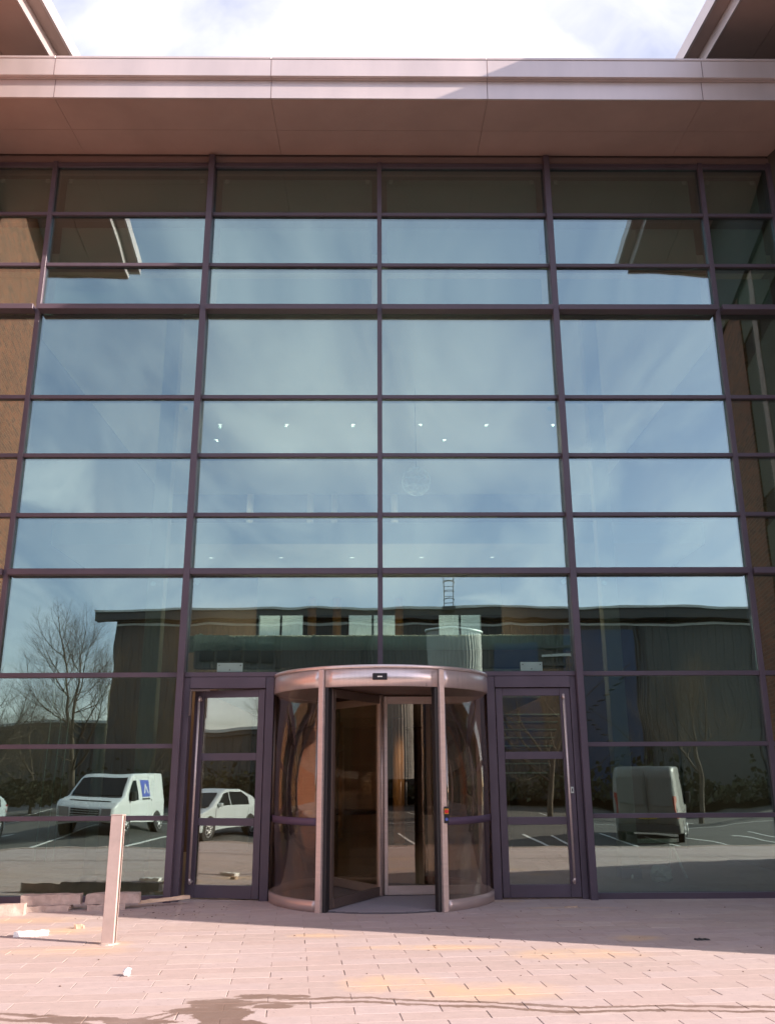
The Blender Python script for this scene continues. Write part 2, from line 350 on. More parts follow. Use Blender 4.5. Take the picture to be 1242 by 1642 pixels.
def rail(i, z, h, front, name='transom'):
    xa = MX[i]+MW[i]/2; xb = MX[i+1]-MW[i+1]/2
    bm = bmesh.new(); bx(bm, xa, xb, -front, .004, z-h/2, z+h/2, .004); bx(bm, xa, xb, .034, .15, z-h*.4, z+h*.4)
    bx(bm, xa, xb, .001, .037, z-h*.2, z+h*.2)
    return obj(name, bm, FRAME, cw)
def pillow(x0, x1, z0, z1, seed, m=GLASS, y=.005, amp=1.0):
    """a sealed unit: both faces slightly dished and a fraction of a degree out of plumb, as real glazing is"""
    r = random.Random(seed); nx, nz = 10, 8
    a = r.uniform(-.0022, .0030)*amp; tx = r.uniform(-.0011, .0011)*amp; tz = r.uniform(-.0008, .0008)*amp; s2 = r.uniform(-.0006, .0006)*amp
    bm = bmesh.new(); G = {}
    for s in (0, 1):
        for i in range(nx+1):
            for j in range(nz+1):
                u, v = i/nx, j/nz; p = 16*u*(1-u)*v*(1-v)
                yy = y + s*.024 + p*a + (u-.5)*tx*1.6 + (v-.5)*tz + s2*math.sin(u*math.pi*2)*math.sin(v*math.pi)
                G[s, i, j] = bm.verts.new((x0+(x1-x0)*u, yy, z0+(z1-z0)*v))
    for s in (0, 1):
        for i in range(nx):
            for j in range(nz):
                q = [G[s, i, j], G[s, i+1, j], G[s, i+1, j+1], G[s, i, j+1]]
                f = bm.faces.new(q if s == 0 else q[::-1]); f.smooth = True
    ring = [(i, 0) for i in range(nx)] + [(nx, j) for j in range(nz)] + [(i, nz) for i in range(nx, 0, -1)] + [(0, j) for j in range(nz, 0, -1)]
    for k, (i, j) in enumerate(ring):
        i2, j2 = ring[(k+1) % len(ring)]
        f = bm.faces.new([G[0, i2, j2], G[0, i, j], G[1, i, j], G[1, i2, j2]])
    for e in bm.edges:
        if len(e.link_faces) == 2 and e.link_faces[0].smooth != e.link_faces[1].smooth: e.smooth = False
    return bm
TH = {3: (.085, .17), 7: (.085, .125)}      # the two deep transoms
for i in range(6):
    inner = i in (2, 3)
    for r, z in enumerate(ZR):
        if inner and r > 8: continue
        h, fr = TH.get(r, (.058, .045))
        if r == 0: h, fr = .075, .05
        if r == 8: h, fr = .062, .05
        if r == 11: z, h, fr = .03, .085, .05
        rail(i, z, h, fr)
    for r in range(11):
        if inner and r > 7: continue
        h0 = TH.get(r+1, (.058, 0))[0]*.45; h1 = TH.get(r, (.058, 0))[0]*.45
        za, zb = ZR[r+1]+h0, ZR[r]-h1
        if r == 10: za = .06
        xa, xb = MX[i]+MW[i]/2-.003, MX[i+1]-MW[i+1]/2+.003
        obj('glass_pane', pillow(xa, xb, za, zb, 100*i+r), GLASS, cw)
        if r < 3:     # opaque backing of the top three rows
            bm = box(xa+.09, xb-.09, .20, .23, za+.03, zb-.07, .004)
            obj('spandrel_panel', bm, mat_sp if 'mat_sp' in globals() else globals().setdefault('mat_sp', mat('grey_green_backing', (.25, .32, .28), .6, 0, .05, 1)), cw)
            if r == 0:
                for q in (xa+.13, xb-.19): obj('bracket', box(q, q+.06, .17, .198, zb-.15, zb-.09), mat_br if 'mat_br' in globals() else globals().setdefault('mat_br', mat('zinc', (.55, .55, .5), .4, .3)), cw)
# fixing plates outside, green glass tint put into their colour; small round stickers
PLATE = mat('galvanised_plate', (.60, .66, .60), .45, .2, .08, 8)
for xa, xb, za in ((-2.23, -1.88, 2.885), (1.92, 2.22, 2.885)):
    p = obj('fixing_plate', box(xa, xb, -.016, -.008, za+.002, za+.125, .002), mat_fp if 'mat_fp' in globals() else globals().setdefault('mat_fp', mat('glass_tinted_plate', (.20, .29, .25), .5, 0, .06, 8)), cw)
    bm = bmesh.new()
    for q in ((xa+.03, za+.09), (xb-.03, za+.09), ((xa+xb)/2, za+.03)): tube(bm, (q[0], -.0165, q[1]), (q[0], -.024, q[1]), .008, n=8)
    obj('bolt', bm, BLACK, p)
for x, z in ((-3.20, 4.13), (-2.58, 4.15), (2.60, 4.15), (3.18, 4.13), (-2.9, 6.8), (2.55, 6.8)):
    bm = bmesh.new(); tube(bm, (x, .047, z), (x, .052, z), .035, n=20); obj('round_sticker', bm, PLATE, cw)

# ================================================================ CANOPY over the facade
def slope_panel(x0, x1, y0, y1, z0, z1, t=.03):
    bm = bmesh.new(); prism(bm, [(y0, z0), (y1, z1), (y1, z1+t), (y0, z0+t)], 'x', x0, x1); return bm
can = thing('canopy_roof', 'wide flat canopy roof with pale metal fascia and brown soffit above the glass', 'canopy')
SEALM = mat('joint_sealant', (.22, .16, .155), .6)
JX = [-9.6, -7.98, -4.79, -1.60, 1.60, 4.80, 7.98, 9.6]
for a, b in zip(JX[:-1], JX[1:]):
    g = .0025
    for y0, y1 in ((-.02, -.658), (-.664, -1.385)):
        za = 11.25+y0*.085; zb = 11.25+y1*.085
        obj('soffit_panel', slope_panel(a+g, b-g, y0, y1, za, zb), SOFFIT, can)
    obj('soffit_edge', box(a+g, b-g, -1.400, -1.388, 11.125, 11.19), SOFFIT, can)
    bm = box(a+g, b-g, -1.43, -1.401, 11.118, 11.43, .002); obj('fascia_lip', bm, CLAD, can)
    bm = bmesh.new(); bx(bm, a+g, b-g, -1.52, -1.47, 11.44, 11.735, .002); bx(bm, a+g, b-g, -1.469, -1.40, 11.432, 11.45); obj('fascia_panel', bm, CLAD, can)
    bm = box(a+g, b-g, -1.53, -1.36, 11.737, 11.78, .005); obj('roof_trim', bm, CLAD, can)
for j in JX[1:-1]:
    bm = bmesh.new(); bx(bm, j-.006, j+.006, -1.522, -1.515, 11.442, 11.733); bx(bm, j-.006, j+.006, -1.432, -1.425, 11.12, 11.428); obj('joint_seal', bm, SEALM, can)
bm = bmesh.new(); bx(bm, -9.6, 9.6, -1.39, 16, 11.46, 11.735); obj('roof_deck', bm, mat('dark_roof_membrane', (.06, .055, .055), .8, 0, .2, 1), can)
bm = bmesh.new()
prism(bm, [(-.03, 11.282), (-1.37, 11.168), (-1.37, 11.178), (-.03, 11.292)], 'x', -9.5, 9.5)
obj('shadow_backing', bm, BLACK, can)
bm = bmesh.new(); bx(bm, -6.6, 6.6, -.035, .02, 11.085, 11.20, .004); bx(bm, -6.6, 6.6, .021, .3, 11.08, 11.45); obj('head_flashing', bm, mat('brown_flashing', (.21, .145, .13), .5, 0, .05, 2), can)

# ================================================================ WINGS left and right
UMBER = mat('matt_umber_panel', (.07, .055, .05), .9, 0, .05, 1, spec=.05)
WIN_REFL = mat('painted_window_reflection', (.15, .15, .12), .85, 0, .06, 1, spec=.05)  # left wing's dull reflection in the window glass, put into a matt colour
def wing(side, label):
    t = thing('building_wing', label, 'building', (side*6.42, 0, 0), side*R(-0.0))
    s = side
    # inner wall splays away from the facade: at y=0 x=0, at y=-5 x=.93
    def P(u, off=0):    # u metres in front of the facade, off metres away from court
        return (s*(.186*u+off), -u)
    def wallseg(u0, u1, z0, z1, m, name, th=.35, proud=0.):
        bm = bmesh.new(); pts = [P(u0, -proud), P(u1, -proud), P(u1, th), P(u0, th)]
        prism(bm, pts, 'z', z0, z1); return obj(name, bm, m, t)
    w = wallseg(3.1, 5.0, -.02, 12.7, BRICK, 'brick_pier', 1.0)
    wallseg(-.2, .35, -.02, 12.7, BRICK, 'brick_return', .5)
    if s < 0: wallseg(.36, 3.09, -.02, 12.7, BRICK, 'brick_wall', .3)
    for k in range(4 if s > 0 else 0):
        z0 = .02+3.15*k
        wallseg(.36, 3.09, z0+2.6, z0+3.13, UMBER, 'spandrel', .3, -.06)
        f = wallseg(.36, 3.09, z0, z0+2.59, WIN_REFL, 'window', .03, -.16)
        for u in (.36, 1.75, 3.02):
            bm = bmesh.new(); prism(bm, [P(u, .08), P(u+.07, .08), P(u+.07, .155), P(u, .155)], 'z', z0, z0+2.59); obj('window_frame', bm, FRAME, f)
    if s > 0:
        wallseg(2.0, 2.3, -.02, 10.4, CON, 'pale_column', .3, -.02)
        wallseg(-.25, 4.6, 10.45, 12.72, mat('dark_umber_cladding', (.075, .065, .055), .8, 0, .05, 1), 'upper_cladding', .02, .05)
    wallseg(-.2, 4.6, -.02, 12.7, SOFFIT, 'core_wall', .75, -.5)
    # body of the wing: front wall with windows, and its bulk
    bm = bmesh.new(); prism(bm, [P(5.0, 1.002), (s*14, -5.0), (s*14, -4.65), P(4.65, 1.002)], 'z', -.02, 12.7); obj('front_wall', bm, BRICK, t)
    for k in range(4):
        for xx in (3.4, 6.0, 8.6, 11.2):
            f = obj('window', box(s*xx, s*(xx+1.5), -5.03, -5.003, 1+3.15*k, 2.9+3.15*k), GLASS_CAR, t)
            obj('window_frame', box(s*(xx+.72), s*(xx+.78), -5.06, -5.032, 1+3.15*k, 2.9+3.15*k), FRAME, f)
    bm = bmesh.new(); bx(bm, s*1.2, s*14, -4.6, 16, 3.0, 3.2); bx(bm, s*1.2, s*14, -4.6, 16, 6.2, 6.4); bx(bm, s*1.2, s*14, -4.6, 16, 9.3, 9.5); obj('floor_slab', bm, CON, t)
    # oversailing roof; its inner edge sits 1.3 m in front of the wall and splays by 5.4 degrees
    e = .094
    def Q(u, off): return (s*(off-1.36+e*u), -u)
    ru = [(-16, 0), (-6.4, 0), (-3.2, 0), (0, 0), (3.2, 0), (6.15, 0)]
    def strip3(u0, u1, o0, o1, z0, z1, m, name):
        bm = bmesh.new(); prism(bm, [Q(u0, o0), Q(u1, o0), Q(u1, o1), Q(u0, o1)], 'z', z0, z1); return obj(name, bm, m, t)
    for a, b in zip(ru[:-1], ru[1:]):
        g = .006
        strip3(a[0]+g, b[0]-g, .0, .04, 13.0, 13.26, CLAD, 'fascia_panel')
        strip3(a[0]+g, b[0]-g, .042, .24, 13.0, 13.02, SOFFIT, 'fascia_return')
        strip3(a[0]+g, b[0]-g, .242, .27, 12.76, 12.998, CLAD, 'fascia_lip')
        strip3(a[0]+g, b[0]-g, .272, 1.0, 12.77, 12.80, SOFFIT, 'soffit_panel')
        strip3(a[0]+g, b[0]-g, 1.012, 2.4, 12.775, 12.805, SOFFIT, 'soffit_panel')
        strip3(a[0]+g, b[0]-g, 2.412, 8, 12.775, 12.805, SOFFIT, 'soffit_panel')
        strip3(a[0]+g, b[0]-g, 8.012, 16, 12.775, 12.805, SOFFIT, 'soffit_panel')
    # front edge
    for o0, o1 in ((-.0, 3.2), (3.21, 6.4), (6.41, 9.6), (9.61, 16)):
        bm = bmesh.new(); prism(bm, [Q(6.15, o0), Q(6.30, o0), Q(6.30, o1), Q(6.15, o1)], 'z', 13.0, 13.26); obj('fascia_panel', bm, CLAD, t)
        bm = bmesh.new(); prism(bm, [Q(6.09, o0+.25), Q(6.148, o0+.25), Q(6.148, o1), Q(6.09, o1)], 'z', 12.74, 12.998); obj('fascia_lip', bm, CLAD, t)
    bm = bmesh.new(); prism(bm, [Q(-16, .045), Q(6.14, .045), Q(6.14, 16), Q(-16, 16)], 'z', 13.03, 13.25); obj('roof_deck', bm, SOFFIT, t)
    return t
wing(-1, 'left building wing with sunlit orange brick and oversailing flat roof')
wing(1, 'right building wing in shade with dark brick and oversailing flat roof')

# ================================================================ INTERIOR
FLOORIN = mat('brown_floor_tile', (.15, .105, .08), .35, 0, .15, 2.)
PLASTER = mat('warm_plaster', (.42, .36, .30), .8, 0, .05, 1)
CEIL = mat('ceiling_white', (.55, .52, .46), .8, 0, .03, 1)
BROWN = mat('walnut_panelling', (.13, .07, .042), .5, 0, .2, 3, stretch=(6, 6, .6))
SIDEW = mat('dark_umber_wall', (.10, .075, .06), .8, 0, .08, 1)
TIMBER = mat('amber_timber_cladding', (.62, .30, .11), .45, 0, .22, 3, stretch=(8, 8, .5))
struct('lobby_floor', box(-6.35, 6.35, .31, 13, -.05, .012), FLOORIN)
struct('threshold_strip', box(-6.35, 6.35, .022, .308, -.05, .006), CON)
bw = struct('lobby_back_wall', box(-6.35, 6.35, 12.6, 12.9, .0, 3.3), INBRICK)
bm = bmesh.new(); bx(bm, -6.35, 6.35, 12.6, 12.9, 3.31, 4.2)
for a, b in ((-6.35, -3.4), (-2.15, -.85), (.5, 1.7), (2.9, 6.35)): bx(bm, a, b, 12.6, 12.9, 4.21, 6.19)
bx(bm, -6.35, 6.35, 12.6, 12.9, 6.2, 11.4)
struct('upper_back_wall', bm, BROWN)
for a, b in ((-3.4, -2.15), (-.85, .5), (1.7, 2.9)):
    f = tag(obj('rear_window', box(a+.01, b-.01, 12.72, 12.75, 4.22, 6.18), GLASS_IN), {-3.4: 'tall rear window seen through the upper glass, leftmost of three', -.85: 'tall rear window seen through the upper glass, middle of three', 1.7: 'tall rear window seen through the upper glass, rightmost of three'}[a], 'window', 'rear windows of the lobby')
    obj('window_bar', box((a+b)/2-.03, (a+b)/2+.03, 12.68, 12.715, 4.23, 6.17), FRAME, f)
for s in (-1, 1): struct('lobby_side_wall', box(s*6.36, s*6.46, .2, 12.6, 0, 11.4), SIDEW)
mz = struct('mezzanine', box(-6.35, 6.35, 4.4, 12.59, 5.82, 6.25), CEIL)
uc = struct('upper_ceiling', box(-6.35, 6.35, .3, 12.59, 9.42, 9.6), CEIL)
bm = bmesh.new(); bx(bm, -2.62, 2.62, 2.4, 12.5, 2.72, 3.3); struct('lower_ceiling', bm, CEIL)
struct('vestibule_beam', box(-2.62, 2.62, .3, .55, 2.98, 3.22), BROWN)
struct('lobby_partition', box(-6.3, -2.7, 7.0, 7.15, .02, 5.8), BROWN)
struct('lobby_partition', box(2.7, 6.3, 7.0, 7.15, .02, 5.8), BROWN)
# timber clad columns
def tcol(x, y, z0, z1, label, grp='timber clad columns in the lobby', r=.11, m=TIMBER):
    t = thing('clad_column', label, 'column', (x, y, z0), 0, grp)
    obj('shaft', tb((0, 0, .08), (0, 0, z1-z0-.001), r, n=20), m, t)
    obj('base_ring', tb((0, 0, 0.0), (0, 0, .079), r+.03, n=20), STEELD, t); return t
names = ['leftmost', 'second from the left', 'third from the left', 'rightmost']
for k, x in enumerate((-3.28, -1.70, -1.07, .51)):
    tcol(x, 10, 3.31, 5.81, 'amber timber column behind the glass above the doors, '+names[k])
    tcol(x-.1, 10, 6.26, 8.6, 'faint pale framed column on the upper floor, '+names[k], 'upper floor columns', .09, PLASTER)
tcol(.42, 8, .013, 2.71, 'amber lit timber column seen through the revolving door opening', None, .13)
tcol(-1.0, 9.5, .013, 2.71, 'amber timber column seen through the left curved glass', None, .13)
for x, lab in ((-3.66, 'plain pale interior column behind the left bay of glass'), (3.76, 'plain pale interior column behind the right bay of glass')):
    t = thing('interior_column', lab, 'column', (x, 2.1, .013)); obj('shaft', box(-.13, .13, -.13, .13, .15, 9.4, .01), PLASTER, t); obj('base', box(-.15, .15, -.15, .15, 0, .149), STEELD, t)
t = thing('interior_column', 'slim grey interior column standing behind the lower left panes', 'column', (-4.35, 2.0, .013)); obj('shaft', tb((0, 0, .1), (0, 0, 2.9), .09, n=20), PLASTER, t); obj('base', tb((0, 0, 0), (0, 0, .099), .12, n=20), STEELD, t)
for k, x in enumerate((-5.18, -5.02, -4.9)):
    tag(obj('hanging_cable', tb((x, 2, .3), (x+.05, 2, 3.2), .008, n=6), PLATE), 'thin pale vertical cable behind the lower left glass, '+('left', 'middle', 'right')[k]+' of three', 'cable', 'hanging cables')
# air duct over the doors with torn foil
t = thing('air_duct', 'round grey air duct running behind the glass above the doors', 'duct', (0, 1.0, 3.41))
DUCT = mat('duct_steel', (.50, .60, .57), .5, .1, .08, 1)
for a, b in ((-2.9, -1.0), (-.98, .95), (.97, 2.9)):
    obj('duct_section', tb((a, 0, 0), (b, 0, 0), .125, n=28), DUCT, t)
obj('duct_collar', tb((-.995, 0, 0), (-.975, 0, 0), .135, n=28), DUCT, t); obj('duct_collar', tb((.955, 0, 0), (.965, 0, 0), .135, n=28), DUCT, t)
bm = bmesh.new(); pr = random.Random(3); prev = None
for i in range(24):
    u = i/23; row = []
    for j in range(8):
        a = -.9+2.0*j/7; rr = .14+pr.uniform(0, .03)
        row.append(bm.verts.new((-2.76+.76*u+pr.uniform(-.02, .02), -math.cos(a)*rr, math.sin(a)*rr*(1-.25*u)+pr.uniform(-.012, .012))))
    if prev:
        for j in range(7): bm.faces.new((prev[j], prev[j+1], row[j+1], row[j]))
    prev = row
bmesh.ops.solidify(bm, geom=bm.faces[:], thickness=.004)
w = obj('torn_foil', bm, mat('crumpled_foil', (.85, .92, .88), .5, .0), t)
# downlights
LAMP = emit('downlight_glow', (1, .97, .92), .9)
def downlight(x, y, z, label):
    t = thing('downlight', label, 'ceiling light', (x, y, z), 0, 'round ceiling downlights')
    bm = bmesh.new(); arc(bm, 0, 0, .05, .08, 0, 2*math.pi, -.015, -.001, 20); obj('trim_ring', bm, CEIL, t)
    obj('lens', tb((0, 0, -.010), (0, 0, -.001), 0.049, n=20), LAMP, t)
    li = bpy.data.lights.new('downlight_beam', 'SPOT'); li.energy = 18 if z < 3 else (110 if z < 6 else 90); li.color = (1, .86, .66); li.spot_size = R(150); li.spot_blend = .6; li.shadow_soft_size = .03
    lo = bpy.data.objects.new('downlight_beam', li); C.objects.link(lo); lo.parent = t; lo.location = (0, 0, -.03)
ordn = ['first', 'second', 'third', 'fourth', 'fifth', 'sixth']
for k, x in enumerate((-3.73, -2.16, -.6, .97, 2.54, 4.1)): downlight(x, 7.1, 9.42, 'small bright downlight in the upper row behind glass, %s from the left' % ordn[k])
for k, x in enumerate((-3.46, -2.02, -.56, .87, 2.33)): downlight(x, 5.5, 5.82, 'small bright downlight in the lower row above the deep transom, %s from the left' % ordn[k])
downlight(-4.0, 8.1, 9.42, 'faint small downlight just below left end of upper row'); downlight(1.62, 8.1, 9.42, 'faint small downlight below the fourth light of upper row')
downlight(-.55, 6.2, 2.72, 'small downlight in low ceiling seen through the revolving door wing'); downlight(.95, 7.0, 2.72, 'small downlight in low ceiling right of the revolving door shaft')
# geodesic pendant
bm = bmesh.new(); ico = bmesh.new(); bmesh.ops.create_icosphere(ico, subdivisions=2, radius=.31)
for e in ico.edges: tube(bm, e.verts[0].co, e.verts[1].co, .006, n=4, caps=False)
ico.free()
t = thing('pendant_lamp', 'round geodesic wire pendant lamp hanging behind the right central pane', 'pendant lamp', (.76, 5, 7.3))
obj('wire_cage', bm, mat('white_wire', (.8, .85, .85), .4), t); obj('cord', tb((0, 0, .3), (0, 0, 2.11), .006, n=6), BLACK, t)
# stair with pale nosings
def stair(x0, y0, z0, n, w, run, rise, label):
    t = thing('interior_stair', label, 'staircase', (x0, y0, z0))
    for i in range(n):
        s_ = obj('tread', box(i*run*.35, i*run*.35+w, i*run, i*run+.28, i*rise-.045, i*rise), BROWN, t)
        obj('nosing', box(i*run*.35, i*run*.35+w, i*run-.012, i*run-.001, i*rise-.024, i*rise+.002), PLATE, s_)
    bm = bmesh.new(); prism(bm, [(-.05, -.2), (n*run, n*rise-.2), (n*run, n*rise-.05), (-.05, -.05)], 'x', -.05, -.002); obj('stringer', bm, STEELD, t)
    return t
stair(1.55, 6.4, 6.27, 7, 1.0, .27, .10, 'upper interior stair whose pale step edges show behind the glass')
stair(1.6, 4.0, 1.55, 8, 1.35, .27, .16, 'lower interior stair with pale step edges behind the right side door')
# trestle inside the right bay
ZINC = mat('zinc', (.85, .85, .78), .4, .0)
t = thing('work_trestle', 'low metal work trestle standing inside behind the lower right glass', 'trestle', (4.22, 2.15, .013))
obj('top_bar', box(-.42, .30, -.06, .06, .49, .55, .005), ZINC, t)
for a, b in (((-.36, -.03), (-.46, -.2)), ((-.30, .03), (-.24, .2)), ((.22, -.03), (.36, -.2)), ((.25, .03), (.22, .25))):
    obj('leg', tb((a[0], a[1], .50), (b[0], b[1], .01), .021, n=8), ZINC, t)
obj('brace', tb((-.40, -.12, .25), (.31, -.12, .25), .008, n=6), ZINC, t)
bm = bmesh.new(); pr = random.Random(5); bmesh.ops.create_icosphere(bm, subdivisions=3, radius=.16)
for v in bm.verts: v.co *= pr.uniform(.65, 1.15); v.co.z = max(v.co.z*.9, -.1)
o = tag(obj('plastic_sheeting', bm, mat('thin_white_plastic', (.6, .62, .58), .3)), 'crumpled pale plastic sheeting on floor beneath the trestle', 'sheeting'); o.location = (4.1, 1.6, .11)

# ================================================================ SIDE DOORS
def side_door(side, label):
    s = side
    t = thing('side_door', label, 'door', (0, 0, 0), 0, 'side doors flanking the revolving door')
    def B(x0, x1, y0, y1, z0, z1, name, m=FRAME, p=t, bev=.003): return obj(name, box(min(s*x0, s*x1), max(s*x0, s*x1), y0, y1, z0, z1, bev), m, p)
    B(1.44, 1.55, -.04, .15, 0, 2.815, 'door_frame'); B(2.575, 2.655, -.03, .15, 0, 2.815, 'door_frame')
    B(1.552, 2.573, -.055, .15, 2.665, 2.815, 'head_panel')
    # leaf
    lf = thing('leaf', '', ''); del lf['label']; del lf['category']; lf.parent = t
    hx = 1.56; lf.location = (s*hx, -.02, 0)
    if s < 0: lf.rotation_euler = (0, 0, R(-11.8))
    def Lf(x0, x1, y0, y1, z0, z1, name, m=FRAME, bev=.003): return obj(name, box(min(s*(x0-hx), s*(x1-hx)), max(s*(x0-hx), s*(x1-hx)), y0, y1, z0, z1, bev), m, lf)
    Lf(1.562, 1.655, 0, .06, .02, 2.655, 'stile'); Lf(2.435, 2.568, 0, .06, .02, 2.655, 'stile')
    for z0, z1 in ((.02, .175), (.90, .995), (1.725, 1.82), (2.555, 2.655)): Lf(1.657, 2.433, .002, .058, z0, z1, 'rail')
    for k, (z0, z1) in enumerate(((.177, .898), (.997, 1.723), (1.822, 2.553))):
        a, b = sorted((s*(1.654-hx), s*(2.436-hx))); obj('glass_pane', pillow(a, b, z0-.003, z1+.003, 900+10*k+s, GLASS_DOOR, .02, .35), GLASS_DOOR, lf)
    # long pull handle
    bm = bmesh.new(); x = s*(2.47-hx)
    pts = [(x, -.005, 2.52), (x, -.075, 2.56), (x, -.085, 2.50), (x, -.085, .26), (x, -.075, .20), (x, -.005, .22)]
    for a, b in zip(pts[:-1], pts[1:]): tube(bm, a, b, .016, n=12)
    obj('pull_handle', bm, STEEL, lf)
    if s > 0:
        Lf(2.505, 2.545, -.012, -.001, 1.29, 1.37, 'lock_plate', PLATE)
        Lf(2.518, 2.532, -.02, -.013, 1.31, 1.35, 'lock_cylinder', BLACK)
    else:
        bm = bmesh.new(); bx(bm, -2.565, -2.30, -.075, -.058, 2.625, 2.65); bx(bm, -2.565, -2.54, -.075, -.058, 2.30, 2.624); obj('closer_arm', bm, STEELD, t)
    return t
side_door(-1, 'plum grey glazed side door left of the revolving door, slightly ajar')
side_door(1, 'plum grey glazed side door right of the revolving door, closed')

# ================================================================ REVOLVING DOOR
rd = thing('revolving_door', 'steel drum revolving door with curved glass walls and three wings', 'revolving door', (.01, .25, 0))
RR = 1.44; T0 = R(270)
oa = R(29)        # half angle of the openings
def ang_arc(t0, t1, r0, r1, z0, z1, name, m, n=22, p=rd):
    bm = bmesh.new(); arc(bm, 0, 0, r0, r1, t0, t1, z0, z1, n); return obj(name, bm, m, p)
# header ring in segments, cap, ceiling
segs = [(T0-oa+.012, T0+oa-.012, 14), (T0+oa+.038, R(358), 16), (R(182), T0-oa-.038, 16), (R(2), R(90)-oa, 12), (R(90)+oa, R(178), 12), (R(90)-oa+.01, R(90)+oa-.01, 12)]
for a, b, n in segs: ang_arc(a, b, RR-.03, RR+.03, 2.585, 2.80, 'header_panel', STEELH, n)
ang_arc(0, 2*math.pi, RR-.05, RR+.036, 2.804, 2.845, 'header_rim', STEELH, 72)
bm = bmesh.new(); tube(bm, (0, 0, 2.815), (0, 0, 2.838), RR-.055, n=64); obj('roof_plate', bm, STEELD, rd)
bm = bmesh.new(); tube(bm, (0, 0, 2.595), (0, 0, 2.61), RR-.035, n=64); obj('ceiling_disc', bm, DARKBR, rd)
# curved walls
for a, b in ((T0+oa+.05, R(359.5)), (R(180.5), T0-oa-.05), (R(1.5), R(90)-oa-.05), (R(90)+oa+.05, R(178.5))):
    ang_arc(a, b, RR-.028, RR+.028, 0.0, .125, 'kick_panel', STEEL)
    g = ang_arc(a, b, RR-.006, RR+.006, .126, 2.584, 'curved_glass', GLASS_DRUM)
    ang_arc(a+.01, b-.01, RR+.0075, RR+.0105, .955, 1.04, 'marking_band', mat('plum_film', (.10, .065, .11), .5) if 'plum_film' not in bpy.data.materials else bpy.data.materials['plum_film'])
# posts
def post(th, name='post'):
    bm = bmesh.new(); vs = bx(bm, -.036, .036, -.06, .035, 0, 2.803, .004)
    bmesh.ops.rotate(bm, verts=bm.verts, cent=(0, 0, 0), matrix=Matrix.Rotation(th-T0, 3, 'Z'))
    bmesh.ops.translate(bm, verts=bm.verts, vec=(RR*math.cos(th), RR*math.sin(th), 0)); return obj(name, bm, STEEL, rd)
def seal(th):
    bm = bmesh.new(); bx(bm, -.022, .022, -.045, .03, 0.0, 2.584, .002)
    bmesh.ops.rotate(bm, verts=bm.verts, cent=(0, 0, 0), matrix=Matrix.Rotation(th-T0, 3, 'Z'))
    bmesh.ops.translate(bm, verts=bm.verts, vec=((RR-.03)*math.cos(th), (RR-.03)*math.sin(th), 0)); return obj('safety_edge', bm, BLACK, rd)
for th in (T0-oa-.02, T0+oa+.02, R(90)-oa-.02, R(90)+oa+.02): post(th)
seal(T0-oa+.022); seal(T0+oa-.022); seal(R(90)-oa+.022); seal(R(90)+oa-.022)
for th in (R(181), R(359)):
    bm = bmesh.new(); tube(bm, (RR*math.cos(th)*1.01, RR*math.sin(th)-.02, 0), (RR*math.cos(th)*1.01, RR*math.sin(th)-.02, 2.80), .024, n=12); obj('wall_post', bm, STEEL, rd)
# wings
bm = bmesh.new(); tube(bm, (0, 0, .01), (0, 0, 2.59), .035, n=16); obj('centre_shaft', bm, STEEL, rd)
for k, th in enumerate((R(243), R(3), R(123))):
    w = bpy.data.objects.new('door_wing', None); C.objects.link(w); w.parent = rd; w.rotation_euler = (0, 0, th); w.empty_display_size = .2
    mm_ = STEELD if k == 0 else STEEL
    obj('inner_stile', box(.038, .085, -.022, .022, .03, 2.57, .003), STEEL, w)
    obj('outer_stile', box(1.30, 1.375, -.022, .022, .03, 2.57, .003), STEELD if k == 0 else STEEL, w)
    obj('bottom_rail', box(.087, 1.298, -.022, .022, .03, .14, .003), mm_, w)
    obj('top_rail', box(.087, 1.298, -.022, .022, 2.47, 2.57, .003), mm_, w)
    obj('wing_glass', box(.084, 1.301, -.006, .006, .137, 2.473), GLASS_DRUM, w)
    obj('brush_seal', box(1.376, 1.40, -.006, .006, .03, 2.57), BLACK, w)
# inner pull handles seen through the wing
bm = bmesh.new(); tube(bm, (-.55, 1.02, .75), (-.55, 1.02, 1.95), .012, n=8); tube(bm, (-.55, 1.02, .8), (-.62, 1.06, .76), .010, n=8); tube(bm, (-.55, 1.02, 1.9), (-.62, 1.06, 1.86), .010, n=8); obj('wing_handle', bm, STEEL, rd)
# floor mat grooves, sensor, buttons
mt = obj('floor_mat', (lambda b_: (tube(b_, (0, 0, .001), (0, 0, .014), RR-.04, n=64), b_)[1])(bmesh.new()), mat('mat_base', (.10, .09, .10), .8), rd)
bm = bmesh.new()
for i in range(-33, 34):
    y = i*.041
    hw = math.sqrt(max((RR-.06)**2-y*y, 0))
    if hw > .1: bx(bm, -hw, hw, y-.013, y+.013, .0145, .021)
obj('mat_ribs', bm, mat('ribbed_mat', (.27, .24, .26), .7, .1), mt)['kind'] = 'stuff'
obj('sensor', box(-.11, .07, -RR-.075, -RR-.031, 2.655, 2.735, .006), BLACK, rd)
obj('sensor_lens', box(-.05, .01, -RR-.081, -RR-.076, 2.685, 2.70), ZINC, rd)
th = T0+oa+.02; bxp = (RR+.055)*math.cos(th)+.02; byp = (RR+.055)*math.sin(th)
obj('switch_box', box(bxp-.025, bxp+.03, byp-.02, byp+.03, .98, 1.17, .003), BLACK, rd)
obj('emergency_button', tb((bxp+.003, byp-.022, 1.115), (bxp+.003, byp-.055, 1.115), .024, n=16), RED, rd)
obj('button_collar', box(bxp-.022, bxp+.028, byp-.024, byp-.0205, 1.085, 1.145), YEL, rd)
obj('access_button', tb((bxp+.003, byp-.022, 1.025), (bxp+.003, byp-.032, 1.025), .018, n=16), BLUE, rd)

